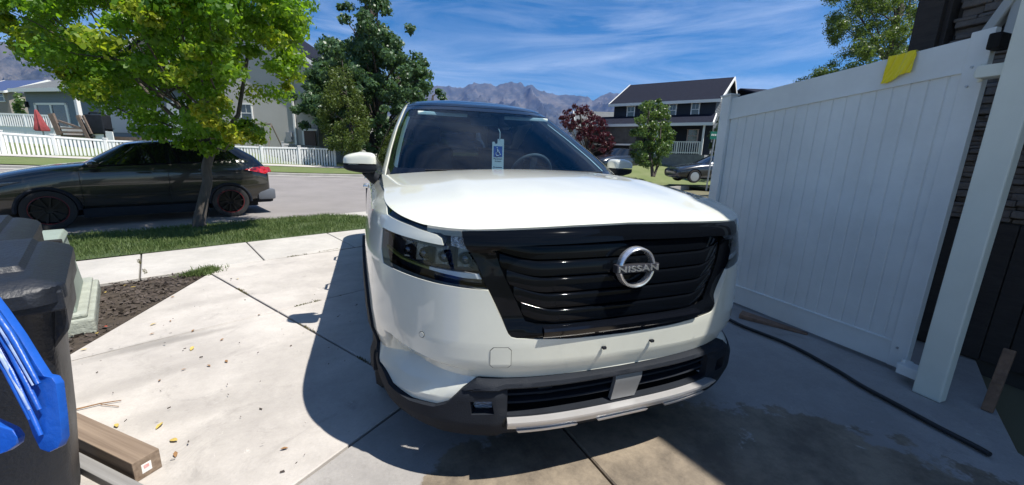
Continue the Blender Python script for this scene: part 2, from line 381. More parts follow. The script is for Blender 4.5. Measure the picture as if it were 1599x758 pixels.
# road surface sheet
def sheet(name, x0, x1, y0, y1, step, dz, mt, cond=None, kind='structure'):
    b = MB(); nx = int((x1-x0)/step)+1; ny = int((y1-y0)/step)+1; idx = {}
    for j in range(ny):
        for i in range(nx): x = x0+i*step; y = y0+j*step; b.v.append((x, y, gz(x, y)+dz))
    for j in range(ny-1):
        for i in range(nx-1):
            x = x0+(i+.5)*step; y = y0+(j+.5)*step
            if cond is None or cond(x, y): b.f.append((j*nx+i, j*nx+i+1, (j+1)*nx+i+1, (j+1)*nx+i))
    return tag(b.build(name, mt, smooth=60, fix=False), kind=kind)
rb = MB()
us = [-16+i for i in range(60)]
for u in us:
    for k in range(9):
        x0, y0 = xy(u, KERB)
        # run from the near kerb straight across until the far kerb line
        t = k/8; ny_ = far_kerb_y(x0); L_ = max(.5, (ny_-y0)/VS.y)
        if u > 12: L_ = 9.0
        x, y = x0+VS.x*L_*t, y0+VS.y*L_*t
        rb.v.append((x, y, min(gz(x, y), .4)+.012 if k else -.258))
for i in range(len(us)-1):
    for k in range(8): rb.f.append((i*9+k, (i+1)*9+k, (i+1)*9+k+1, i*9+k+1))
tag(rb.build('road', m_asphalt, smooth=60), kind='structure')
# gutter pan along the far side
far_pts2 = [(x, far_kerb_y(x)+.0) for x in [-40+2*i for i in range(24)]][::-1]
b = MB()
for x, y in far_pts2: b.v += [(x, y-.45, gz(x, y-.5)+.022), (x, y, gz(x, y-.1)+.026)]
for i in range(len(far_pts2)-1): b.f.append((2*i, 2*i+1, 2*i+3, 2*i+2))
tag(b.build('gutter', m_kerb), kind='structure')
# far verge, far walk
def strip(name, o0, o1, dz, mt, x0=-40, x1=3):
    b = MB(); xs = [x0+(x1-x0)*i/30 for i in range(31)]
    for x in xs:
        for k in range(4):
            o = o0+(o1-o0)*k/3; y = far_kerb_y(x)+o; b.v.append((x, y, gz(x, y)+dz))
    for i in range(30):
        for k in range(3): b.f.append((i*4+k, (i+1)*4+k, (i+1)*4+k+1, i*4+k+1))
    return tag(b.build(name, mt, smooth=60), kind='structure')
strip('far_verge', .30, 3.6, .012, m_lawn)
strip('far_sidewalk', 3.6, 4.9, .035, m_walk)
strip('far_yard', 4.9, 40, .010, m_lawn, -45, 14)

# lawn strip by the near kerb: soil sheet + grass
V0, V1 = 5.575, KERB-.145
b = MB()
def lawn_end(v): return UA - .55 + .45*math.sin((v-V0)/(V1-V0)*math.pi*.9) + .25*(V1-v)/(V1-V0)
for i in range(41):
    for k in range(9):
        v = V0+(V1-V0)*k/8; u = -9+(lawn_end(v)+9)*i/40; x, y = xy(u, v); b.v.append((x, y, -.10*sstep(5.56, KERB, v)+.004+.015*noise.noise(Vector((x, y, 0)))))
for i in range(40):
    for k in range(8): b.f.append((i*9+k, (i+1)*9+k, (i+1)*9+k+1, i*9+k+1))
tag(b.build('lawn_strip', m_lawnbase, smooth=60), kind='structure')
def blades(name, n, samp, h, wd, mt, clumpy=0):
    pts = samp(n); n = len(pts)
    a = np.random.rand(n)*2*np.pi; hh = h*(.5+np.random.rand(n)); ww = wd*(.6+.8*np.random.rand(n)); lean = np.random.randn(n, 2)*.45
    dx = np.cos(a)*ww; dy = np.sin(a)*ww
    v = np.zeros((n, 4, 3)); v[:, 0] = pts; v[:, 1] = pts; v[:, 0, 0] -= dx; v[:, 0, 1] -= dy; v[:, 1, 0] += dx; v[:, 1, 1] += dy
    tip = pts.copy(); tip[:, 0] += lean[:, 0]*hh; tip[:, 1] += lean[:, 1]*hh; tip[:, 2] += hh
    v[:, 2] = tip; v[:, 2, 0] += dx*.35; v[:, 2, 1] += dy*.35; v[:, 3] = tip; v[:, 3, 0] -= dx*.35; v[:, 3, 1] -= dy*.35
    return quads(name, v, mt)
def quads(name, v, mt, parent=None, attr=None):
    n = len(v); me = bpy.data.meshes.new(name); me.vertices.add(n*4); me.vertices.foreach_set('co', v.reshape(-1).astype(np.float32))
    me.loops.add(n*4); me.loops.foreach_set('vertex_index', np.arange(n*4, dtype=np.int32)); me.polygons.add(n)
    me.polygons.foreach_set('loop_start', np.arange(0, n*4, 4, dtype=np.int32)); me.polygons.foreach_set('loop_total', np.full(n, 4, dtype=np.int32))
    me.update(calc_edges=True); me.validate()
    if attr is not None:
        at_ = me.attributes.new('yel', 'FLOAT', 'POINT'); at_.data.foreach_set('value', np.repeat(attr, 4).astype(np.float32))
    return link(name, me, mt, parent)
m_grass = leaf_mat('grass', (.060, .105, .026), (.125, .165, .055), (.12, .19, .04), .3, .6, 2.5)
def samp_lawn(n):
    v = V0+(V1-V0)*np.random.rand(n)**.9; u = -9+11.9*np.random.rand(n)
    e = np.array([lawn_end(q) for q in v])+.03; k = u < e; u = u[k]; v = v[k]
    # denser nearby
    x = US.x*u+VS.x*v; y = US.y*u+VS.y*v
    t = np.clip((v-5.56)/(KERB-5.56), 0, 1); z = -.10*t*t*(3-2*t)
    nn = np.array([noise.noise(Vector((a*2.2, c*2.2, 3))) for a, c in zip(x, y)]); k = np.random.rand(len(x)) < .75+nn*.9
    return np.stack([x, y, z], -1)[k]
tag(blades('grass', 90000, samp_lawn, .045, .0045, m_grass), kind='stuff')
# mulch bed between the walk and the driveway
bed = [(EL[0].x-.03, EL[0].y+.1), (EL[1].x-.03, EL[1].y), (EL[1].x-.36, -1.2), (EL[1].x-2.5, -1.2), xy(-6.4, 4.30), ]
b = MB(); b.prism(bed, -.08, -.012); tag(b.build('planting_bed', m_soil), kind='structure')
m_chip = mat('mulch_chip', (.035, .028, .025), .85, col2=(.10, .078, .065), vscale=35)
def inpoly(px, py, poly):
    c = np.zeros(len(px), bool); n = len(poly)
    for i in range(n):
        x1, y1 = poly[i]; x2, y2 = poly[(i+1) % n]
        k = ((y1 > py) != (y2 > py)) & (px < (x2-x1)*(py-y1)/(y2-y1+1e-12)+x1); c ^= k
    return c
def chips(name, n, poly, z, s, mt):
    xs = [p[0] for p in poly]; ys = [p[1] for p in poly]
    x = np.random.uniform(min(xs), max(xs), n); y = np.random.uniform(min(ys), max(ys), n); k = inpoly(x, y, poly); x = x[k]; y = y[k]; n = len(x)
    rot = np.random.randn(n, 3); a = rot/np.linalg.norm(rot, axis=1)[:, None]; a[:, 2] *= .35
    t = np.cross(a, np.random.randn(n, 3)); t /= np.linalg.norm(t, axis=1)[:, None]
    l = s*(.5+np.random.rand(n))[:, None]; wd = l*(.25+.3*np.random.rand(n))[:, None]
    c = np.stack([x, y, z+np.random.rand(n)*.02], -1)
    v = np.stack([c-a*l-t*wd, c+a*l-t*wd*.6, c+a*l*.9+t*wd, c-a*l*.8+t*wd*.8], 1)
    return quads(name, v, mt)
tag(chips('mulch', 26000, bed, -.008, .017, m_chip), kind='stuff')
dbg = [(-2.7, .4), (-2.6, 1.7), (-2.4, 3.3), (-1.2, 3.6), (-1.0, 1.0), (-1.3, .3), (-1.6, .1)]
tag(chips('debris', 130, dbg, .003, .007, m_chip), kind='stuff')
def samp_crack(n):
    out = []
    for a, c in ((A1, B1+(B1-A1)*.9), (A2, B2+(B2-A2)*.4), (gp(330, 421), gp(560, 384)), (gp(215, 405), gp(232, 436))):
        k = n//4; q = np.random.rand(k)[:, None]; P_ = np.array(tuple(a))*(1-q)+np.array(tuple(c))*q; P_ += np.random.randn(k, 3)*[.006, .006, 0]; P_[:, 2] = -.004; out.append(P_)
    P_ = np.concatenate(out); nn = np.array([noise.noise(Vector((p[0]*3, p[1]*3, 5))) for p in P_]); return P_[nn > .12]
m_drygrass = leaf_mat('dry_grass', (.16, .13, .06), (.09, .10, .04), (.1, .09, .03), .2, .8, 4)
tag(blades('crack_grass', 2600, samp_crack, .012, .0035, m_drygrass), kind='stuff')
# ================================================================ the white SUV
def paint(name, col, rough=.25, metal=.0, coat=1.0, flake=0):
    mt, t, b = new_mat(name); nd = t.nodes; lk = t.links
    b.inputs['Base Color'].default_value = (*col, 1); b.inputs['Roughness'].default_value = rough; b.inputs['Metallic'].default_value = metal
    b.inputs['Coat Weight'].default_value = coat; b.inputs['Coat Roughness'].default_value = .02
    tcn = nd.new('ShaderNodeTexCoord'); nz = nd.new('ShaderNodeTexNoise'); nz.inputs['Scale'].default_value = 3; nz.inputs['Detail'].default_value = 8; nz.inputs['Roughness'].default_value = .7
    lk.new(tcn.outputs['Object'], nz.inputs['Vector'])
    rg = nd.new('ShaderNodeMapRange'); rg.inputs[1].default_value = .35; rg.inputs[2].default_value = .75; lk.new(nz.outputs[0], rg.inputs[0])
    mxn = nd.new('ShaderNodeMix'); mxn.data_type = 'RGBA'; lk.new(rg.outputs[0], mxn.inputs[0]); mxn.inputs[6].default_value = (*col, 1); mxn.inputs[7].default_value = (*[c*.9 for c in col], 1); lk.new(mxn.outputs[2], b.inputs['Base Color'])
    rr = nd.new('ShaderNodeMapRange'); rr.inputs[3].default_value = .015; rr.inputs[4].default_value = .07; lk.new(nz.outputs[0], rr.inputs[0]); lk.new(rr.outputs[0], b.inputs['Coat Roughness'])
    return mt
m_white = paint('pearl_white_paint', (.65, .655, .57), .3, 0)
m_gloss = paint('gloss_black', (.004, .005, .008), .12); m_gloss.node_tree.nodes['Principled BSDF'].inputs['Coat Weight'].default_value = .32; m_gloss.node_tree.nodes['Principled BSDF'].inputs['Specular IOR Level'].default_value = .25
m_grl = paint('grille_gloss', (.003, .004, .006), .3); _b = m_grl.node_tree.nodes['Principled BSDF']; _b.inputs['Coat Weight'].default_value = 1; _b.inputs['Coat IOR'].default_value = 1.24; _b.inputs['Specular IOR Level'].default_value = 0
m_gbar = paint('grille_black', (.003, .004, .006), .10); m_gbar.node_tree.nodes['Principled BSDF'].inputs['Coat Weight'].default_value = .12; m_gbar.node_tree.nodes['Principled BSDF'].inputs['Specular IOR Level'].default_value = .08
m_trim = mat('black_trim', (.016, .019, .025), .6, spec=.12, bump=.25, bscale=300, var=.2, vscale=5)
m_dark = mat('dark_void', (.004, .004, .004), .9)
m_gap = mat('panel_gap', (.008, .008, .008), .8)
m_silver = mat('satin_silver', (.62, .61, .60), .35, .55, var=.05, vscale=9)
m_chrome = mat('chrome', (.82, .82, .83), .22, .85)
m_chromed = mat('dark_chrome', (.085, .09, .10), .16, 1.0, var=.5, vscale=25)
m_reflector = mat('reflector', (.66, .68, .70), .22, .9, var=.35, vscale=40, bump=.8, bscale=90)
m_wind = glass_mat('windshield_glass', (.58, .74, .84), 1.5, 0, .02, .85)
m_sideglass = glass_mat('tinted_glass', (.06, .07, .08), 1.5, 0, .04)
m_lens = glass_mat('lamp_lens', (.86, .90, .94), 1.45, 0, .0)
m_tyre = mat('tyre_rubber', (.018, .018, .019), .85, bump=.4, bscale=80)
m_rim = mat('alloy_rim', (.22, .22, .23), .3, .9)
m_int = mat('interior_dark', (.075, .085, .095), .7, var=.3)
m_intl = mat('interior_light', (.75, .82, .76), .8)
m_drl = mat('lamp_strip', (.70, .72, .74), .25, .3)
m_yel = mat('amber_reflector', (.28, .25, .05), .3)

HW, NE, AE = .985, 3.0, .95
PZ = [.16, .22, .28, .40, .455, .52, .60, .85, .98, 1.03, 1.07, 1.10, 1.20]
PO = [.10, .02, .0, .0, .022, .003, 0, .008, .03, .045, .075, .11, .138]
_x = HW*np.sin(np.linspace(0, np.pi/2, 300)); _y = AE*(1-(1-np.minimum(_x/HW, 1)**NE)**(1/NE))
_x = np.concatenate([_x, [HW], (HW-.0)*np.cos(np.linspace(0, np.pi/2, 60)**1.0)**.35]); _y = np.concatenate([_y, [4.55], 4.55+.45*np.sin(np.linspace(0, np.pi/2, 60))**1.0])
_t = np.concatenate([[0], np.cumsum(np.hypot(np.diff(_x), np.diff(_y)))]); TM = _t[-1]
def PL(a):
    s = 1
    if a < 0: a = -a; s = -1
    return float(np.interp(a, _t, _x))*s, float(np.interp(a, _t, _y))
def t_of_y(y): k = (_y < 4.56) & (_x > .5); return float(np.interp(y, _y[k], _t[k]))
def groove(t, z):
    a = abs(t)
    if a < .62 or a > 1.12 or z > .60: return 0
    k = min(1, (a-.62)/.28)*(1-min(1, max(0, (a-1.0)/.12)))
    zA = np.interp(a, [.64, 1.0], [.490, .562]); zB = np.interp(a, [.64, .82, .92, 1.0], [.487, .474, .462, .455])
    if z > zA: return 0
    if z > zB: return -.066*k*(zA-z)/(zA-zB+1e-6)
    return -.066*k*max(0, 1-(zB-z)/(.11))
def S(t, z, off=0.0):
    a = abs(t); s = -1 if t < 0 else 1
    x, y = PL(a); e = .012
    x1, y1 = PL(a-e); x2, y2 = PL(min(a+e, TM)); dx, dy = x2-x1, y2-y1; l = math.hypot(dx, dy); nx, ny = dy/l, -dx/l
    i = float(np.interp(z, PZ, PO)) - off - groove(t, z)
    return Vector(((x-nx*i)*s, y-ny*i, z))
def patch(fn, poly, off, th, du, dv, mt, name, parent=None, smooth=35, holes=(), extra=None, cuts=()):
    """a panel with thickness: polygon in surface coordinates, cut finely and laid on the surface fn(u, v, off)"""
    bm = bmesh.new(); allp = [poly]+list(holes); vs = []
    for q in allp: vs += [bm.verts.new((p[0], p[1], 0)) for p in q]
    for t in tessellate_polygon([[Vector((p[0], p[1], 0)) for p in q] for q in allp]):
        try: bm.faces.new([vs[i] for i in t])
        except ValueError: pass
    us = [v.co.x for v in vs]; vv = [v.co.y for v in vs]
    for lo, hi, st, ax in ((min(us), max(us), du, 0), (min(vv), max(vv), dv, 1)):
        n = int((hi-lo)/st)
        for k in range(1, n+1):
            c = lo+(hi-lo)*k/(n+1); co = Vector((c, 0, 0)) if ax == 0 else Vector((0, c, 0)); no = Vector((1, 0, 0)) if ax == 0 else Vector((0, 1, 0))
            bmesh.ops.bisect_plane(bm, geom=bm.verts[:]+bm.edges[:]+bm.faces[:], plane_co=co, plane_no=no, dist=1e-6)
    for (a0, c0), (a1, c1) in cuts:
        fs_ = [f for f in bm.faces if min(a0, a1)-.03 < f.calc_center_median().x < max(a0, a1)+.03 and .2 < f.calc_center_median().y < .62]
        ge_ = set(fs_)
        for f in fs_: ge_.update(f.edges); ge_.update(f.verts)
        bmesh.ops.bisect_plane(bm, geom=list(ge_), plane_co=Vector((a0, c0, 0)), plane_no=Vector((c0-c1, a1-a0, 0)).normalized(), dist=1e-6)
    bmesh.ops.remove_doubles(bm, verts=bm.verts, dist=1e-5)
    bm.faces.ensure_lookup_table()
    top = {}; bot = {}; b = MB()
    ex = extra or (lambda u, v: 0)
    for v in bm.verts:
        o = off+ex(v.co.x, v.co.y)
        top[v] = len(b.v); b.v.append(tuple(fn(v.co.x, v.co.y, o)))
    for v in bm.verts:
        if th: bot[v] = len(b.v); b.v.append(tuple(fn(v.co.x, v.co.y, off-th)))
    for f in bm.faces:
        b.f.append(tuple(top[v] for v in f.verts))
        if th: b.f.append(tuple(bot[v] for v in reversed(f.verts)))
    if th:
        for e in bm.edges:
            if len(e.link_faces) == 1: a, c = e.verts; b.f.append((top[a], top[c], bot[c], bot[a]))
    bm.free()
    return b.build(name, mt, parent, smooth=smooth, fix=bool(th))
mir = lambda poly: [(-a, c) for a, c in poly][::-1]
def both(half): return half + [(-a, c) for a, c in half[::-1] if abs(a) > 1e-6]

suv = thing('suv', 'big white SUV with black grille parked nose-first beside the white gate', 'car', (0, 0, 0))
TW = t_of_y(.96) if t_of_y(.96) > 1 else 1.62; TR = t_of_y(3.86)
T_HOOD = t_of_y(1.36)
def arch(tc, r, zc=.375, n=20, a0=0, a1=math.pi): return [(tc-r*math.cos(a0+(a1-a0)*k/n), zc+r*math.sin(a0+(a1-a0)*k/n)) for k in range(n+1)]
ZT = [0, .25, .486, .636, .726, .84, .99, 1.17, 1.5, T_HOOD, T_HOOD+.4, TM]; ZV = [1.042, 1.038, 1.030, 1.022, 1.022, 1.026, 1.044, 1.068, 1.105, 1.135, 1.15, 1.19]
ztop = lambda t: float(np.interp(abs(t), ZT, ZV))
lens_low = [(.567, .81), (.66, .815), (.762, .822), (.93, .838), (1.059, .848)]
lens_out = [(1.092, .90), (1.105, .984)]
strip_low = [(.894, .972), (.762, .963), (.742, .962)]
strip_up = [(.752, .985), (.775, .996), (.909, 1.016), (1.10, 1.036), (1.15, 1.057), (1.19, 1.072)]
topline = [(t, ztop(t)-.003) for t in (1.3, 1.5, 1.75, T_HOOD, T_HOOD+.4, 3.0, 4.0, TM-.4, TM)]
sill = .40
bottom = [(0, .452), (.348, .456), (.495, .458), (.60, .462), (.655, .42), (.712, .36), (.762, .336), (.88, .328), (1.0, .345), (1.12, .39), (TW-.462, .46)] + arch(TW, .46, .375, 22, .28, math.pi-.03) + [(TR-.46, .39)] + arch(TR, .46, .375, 16, .03, math.pi-.03) + [(TM-.5, .40), (TM, .40)]
half = [(0, .606), (.25, .612), (.459, .627), (.478, .632), (.49, .645)] + lens_low + lens_out + strip_low + strip_up + topline
poly = [(a, c) for a, c in bottom] + half[::-1]
poly_r = [p for i, p in enumerate(poly) if i == 0 or (abs(p[0]-poly[i-1][0])+abs(p[1]-poly[i-1][1])) > 1e-4]
body = None
for sg in (1,):
    full = both(bottom)   # bottom run right then left
upperedge = [(-a, c) for a, c in half[::-1] if a > 1e-6] + half
fullpoly = [(-a, c) for a, c in bottom[::-1]] + [q for q in bottom[1:]] + upperedge[::-1]
body = patch(S, fullpoly, 0, .03, .026, .022, m_white, 'body', suv, smooth=20, cuts=[q_ for s_ in (1, -1) for q_ in (((.64*s_, .490), (1.0*s_, .562)), ((.64*s_, .487), (.82*s_, .474)), ((.82*s_, .474), (.92*s_, .462)), ((.92*s_, .462), (1.0*s_, .455)), ((.64*s_, .377), (.82*s_, .364)))])
# hood: a Coons patch between the nose, the fender edges and the cowl
TC = .82
def hood_pt(u, v):                                       # u -1..1 across, v 0 front .. 1 cowl
    p = (u+1)/2
    F = lambda p_: S((p_*2-1)*TC, ztop((p_*2-1)*TC)+.002, .003)
    Lf = lambda v_: S(-(TC+(T_HOOD-TC)*v_), ztop(TC+(T_HOOD-TC)*v_)+.002, .003)
    Rt = lambda v_: S((TC+(T_HOOD-TC)*v_), ztop(TC+(T_HOOD-TC)*v_)+.002, .003)
    c0 = Lf(1); c1 = Rt(1)
    def Bk(p_):
        q = p_*2-1; x = c0.x+(c1.x-c0.x)*p_; return Vector((x, c0.y-.20*(1-abs(q)**2.6), c0.z+.035*(1-q*q)))
    P = F(p)*(1-v)+Bk(p)*v + Lf(v)*(1-p)+Rt(v)*p - (F(0)*(1-p)*(1-v)+F(1)*p*(1-v)+Bk(0)*(1-p)*v+Bk(1)*p*v)
    w_ = (1-abs(u)**2.5)
    P.z += .030*w_*max(0, math.sin(math.pi*min(1, v*.92+.0)))**.8 + .012*w_*min(1, v*14)
    P.z += .010*math.exp(-((abs(u)-.66+.12*v)/.07)**2)*max(0, math.sin(math.pi*v))**.5
    return P
b = MB(); NU, NV = 61, 37
vv_ = [0, .004, .012, .025]+[.025+(1-.025)*k/(NV-1) for k in range(1, NV)]
for v in vv_:
    for i in range(NU):
        u = -1+2*i/(NU-1); P = hood_pt(u, v)
        b.v.append(tuple(P))
for j in range(len(vv_)-1):
    for i in range(NU-1): b.f.append((j*NU+i, j*NU+i+1, (j+1)*NU+i+1, (j+1)*NU+i))
k0 = len(b.v)                                            # turned-down front edge
for i in range(NU): x, y, z = b.v[i]; b.v.append((x, y+.012, z-.03))
for i in range(NU-1): b.f.append((i, k0+i, k0+i+1, i+1))
hood = b.build('hood', m_white, suv, smooth=50)
# dark gutter under the hood edges (the shut line)
b = MB()
for k in range(80):
    t = -T_HOOD-.1+2*(T_HOOD+.1)*k/79
    for o, dz in ((-.004, -.004), (-.05, -.006), (-.05, -.05)): b.v.append(tuple(S(t, ztop(t)+dz, o)))
for k in range(79):
    for q in range(2): b.f.append((k*3+q, k*3+q+1, (k+1)*3+q+1, (k+1)*3+q))
b.build('hood_seam', m_gap, suv)
# ---- cabin
GH = [1.10, 1.15, 1.30, 1.45, 1.62, 1.68, 1.71]; GW = [.866, .858, .805, .742, .652, .610, .575]; GF = [1.10, 1.165, 1.43, 1.72, 2.06, 2.21, 2.36]; GR = [4.93, 4.92, 4.88, 4.80, 4.66, 4.60, 4.54]
def G(s, h, off=0):
    def base(s, h):
        w_ = float(np.interp(h, GH, GW)); yf = float(np.interp(h, GH, GF)); yr = float(np.interp(h, GH, GR)); a = abs(s); sg = -1 if s < 0 else 1
        if a <= 1: q = min(1, math.sin(a*math.pi/2)); return Vector((w_*q*sg, yf+.40*(1-(max(0, 1-q**2.7))**(1/2.7)), h))
        if a <= 2: return Vector((w_*sg, yf+.40+(yr-.3-yf-.40)*(a-1), h))
        q = max(0, math.cos((a-2)*math.pi/2)); return Vector((w_*q**.5*sg, yr-.3+.3*math.sin((a-2)*math.pi/2), h))
    p = base(s, h)
    if off:
        e = .01; du = base(s+e, h)-base(s-e, h); dv = base(s, h+e)-base(s, h-e); n = du.cross(dv)
        if n.length > 1e-9: n.normalize(); p = p+n*off
    return p
def rect(a, b_, c, d): return [(a, c), (b_, c), (b_, d), (a, d)]
def rrect(s0, s1, h0, h1, r, rh, n=5):
    o = []
    for cx, cy, a0 in ((s1-r, h1-rh, 0), (s0+r, h1-rh, 90), (s0+r, h0+rh, 180), (s1-r, h0+rh, 270)):
        for k in range(n+1): a = R(a0+90*k/n); o.append((cx+r*math.cos(a), cy+rh*math.sin(a)))
    return o
wsp = rrect(-.80, .80, 1.185, 1.615, .06, .05)
patch(G, wsp, -.004, .0, .05, .04, m_wind, 'windshield', suv, smooth=60)
patch(G, rect(-.875, .875, 1.14, 1.655), -.002, .012, .05, .04, m_gloss, 'windshield_border', suv, holes=[wsp])
for sg in (-1, 1):
    pl = [(.88, 1.12), (1.012, 1.12), (1.012, 1.70), (.88, 1.70)]
    patch(G, pl if sg > 0 else mir(pl), .004, .04, .03, .04, m_white, 'windshield_pillar', suv, smooth=50)
    sp = [(1.03, 1.17), (1.93, 1.20), (1.86, 1.60), (1.03, 1.60)]
    sh = [(1.02, 1.13), (2.0, 1.13), (2.0, 1.70), (1.02, 1.70)]
    o = patch(G, sp if sg > 0 else mir(sp), -.006, 0, .08, .05, m_sideglass, 'side_window', suv, smooth=60)
    patch(G, sh if sg > 0 else mir(sh), 0, .02, .08, .05, m_gloss, 'window_surround', suv, holes=[sp if sg > 0 else mir(sp)])
rw = [(2.2, 1.22), (3.0, 1.22), (3.0, 1.60), (2.2, 1.60)]; rwf = [(2.2, 1.22), (3.0, 1.22)]
b = MB()
def Gfull(a, h, off=0): return G(a, h, off) if a <= 3 else Vector((-G(6-a, h, off).x, G(6-a, h, off).y, h))
patch(Gfull, rrect(2.25, 3.75, 1.22, 1.58, .1, .05), -.006, 0, .08, .05, m_sideglass, 'rear_window', suv)
patch(Gfull, rect(2.0, 4.0, 1.12, 1.705), 0, .02, .08, .05, m_white, 'tailgate', suv, holes=[rrect(2.25, 3.75, 1.22, 1.58, .1, .05)])
# roof: header and crowned top
b = MB(); SN = 97
def roofp(s, r):
    s_ = s*3.0; P = G(s_, 1.652) if r < 0 else G(s_, 1.66+.05*min(1, r*8))
    if r > .125:
        q = (r-.125)/.875; c = Vector((0, min(max(P.y, 2.75), 4.2), 1.755)); P2 = P.lerp(c, q); P2.z = P.z+(c.z-P.z)*(1-(1-q)**2.3); return P2
    return P
rr_ = [-1, 0, .03, .06, .09, .125, .15, .18, .22, .27, .33, .4, .5, .6, .7, .8, .9, 1]
for r in rr_:
    for i in range(SN): b.v.append(tuple(roofp(-1+2*i/(SN-1), r)))
for j in range(len(rr_)-1):
    for i in range(SN-1): b.f.append((j*SN+i, j*SN+i+1, (j+1)*SN+i+1, (j+1)*SN+i))
b.build('roof', m_gloss, suv, smooth=40)

# cowl and wipers
b = MB(); b.grid(lambda u, v: Vector(((u*2-1)*.80, 1.17+.19*abs(u*2-1)**2.4+v*.13, 1.145+.02*v)), 24, 4); b.build('cowl', m_trim, suv, smooth=60)
for x0, x1 in ((-.05, .62), (-.62, .02)):
    b = MB(); pts = []
    for k in range(9):
        x = x0+(x1-x0)*k/8; q = abs(x)/.86; P = G(2/math.pi*math.asin(min(.97, q)), 1.172+.006*math.sin(k/8*3.1)); pts.append((x, P.y-.012, P.z+.004))
    b.tube(pts, .006, 6); b.tube([(x0, 1.19, 1.15), (x0+.15, pts[3][1]-.012, 1.178), pts[4]], .006, 6); b.build('wiper', m_trim, suv)
# ---- grille
gin_half = [(0, .664), (.38, .672), (.425, .685), (.475, .79), (.525, .89), (.545, .95), (.50, .968), (.40, .974), (0, .982)]
g_out = [(0, .603), (.25, .609), (.457, .624), (.479, .629), (.492, .645), (.569, .812), (.607, .90), (.658, .972), (.672, 1.015), (.636, 1.018), (.486, 1.024), (.25, 1.032), (0, 1.036)]
def facet(u, v):
    a = abs(u)
    o = 0
    if v > .94: o += .012*sstep(.94, .965, v)*(1-sstep(1.0, 1.03, v))
    o -= .018*sstep(.60, .52, a)*sstep(.655, .70, v)*(1-sstep(.93, .97, v))
    o += .010*sstep(.62, .64, v)*(1-sstep(.645, .665, v))*(1-sstep(.38, .44, a))
    return o
both2 = lambda h: h + [(-a, c) for a, c in h[::-1] if a > 1e-6]
grille = patch(S, both2(g_out), -.004, .02, .03, .012, m_grl, 'grille', suv, smooth=28, holes=[both2(gin_half)], extra=facet)
patch(S, both2([(0, .65), (.45, .65), (.57, .95), (0, 1.0)]), -.045, 0, .05, .05, m_dark, 'grille_backing', grille)
def slat(z, tw, dz=.0225, o0=-.04, o1=-.004, curve=.03):
    b = MB(); n = 40
    sec = [(o0, dz*1.02), (o1-.012, dz*.99), (o1-.005, dz*.95), (o1-.0015, dz*.87), (o1, dz*.76), (o1-.008, -dz*.90), (o1-.014, -dz*.98), (o0, -dz*1.02)]
    for k in range(n+1):
        t = -tw+2*tw*k/n; q = abs(t)/tw; zz_ = z+curve*max(0, (q-.72)/.28)**1.4; ii = .02*max(0, (q-.72)/.28)
        for o, d in sec: b.v.append(tuple(S(t, zz_+d, o-ii)))
    m_ = len(sec)
    for k in range(n):
        for q in range(m_): b.f.append((k*m_+q, k*m_+(q+1) % m_, (k+1)*m_+(q+1) % m_, (k+1)*m_+q))
    return b.build('grille_bar', m_grl, grille, smooth=42)
for z, tw in ((.945, .548), (.884, .528), (.823, .500), (.762, .472), (.701, .440)): slat(z, tw, .0285)
# lower lip of the grille
b = MB(); n = 40
for k in range(n+1):
    t = -.36+.72*k/n
    for o, z in ((-.02, .668), (.012, .664), (.019, .655), (.017, .645), (.004, .625), (-.02, .622)): b.v.append(tuple(S(t, z, o)))
for k in range(n):
    for q in range(5): b.f.append((k*6+q, k*6+q+1, (k+1)*6+q+1, (k+1)*6+q))
b.build('grille_lip', m_gloss, grille, smooth=40)
# emblem: ring, bar and lettering
em = MB(); Em = T(0, -.022, .882) @ RX(R(90))
n = 64
for (r, h) in ((.0675, -.022), (.0675, .004), (.070, .008), (.0745, .009), (.079, .004), (.080, -.022)):
    for k in range(n): a = 2*math.pi*k/n; em.v.append(tuple(Em @ Vector((r*math.cos(a), r*math.sin(a), h))))
for i in range(5):
    for k in range(n): em.f.append((i*n+k, i*n+(k+1) % n, (i+1)*n+(k+1) % n, (i+1)*n+k))
emo = em.build('emblem', m_chrome, suv, smooth=40)
bb = MB(); bb.box(-.0935, .0935, -.0155, .0155, -.02, .010, Em); bb.build('emblem_bar', mat('emblem_bar_grey', (.10, .10, .115), .3, .7), emo, bevel=.0025)
link('lettering', text_mesh('NISSAN', .0300, Em @ T(0, -.0005, .0112) @ Matrix.Diagonal((1.72, 1, 1, 1)), .0014, .0008, 1.06), m_chrome, emo)
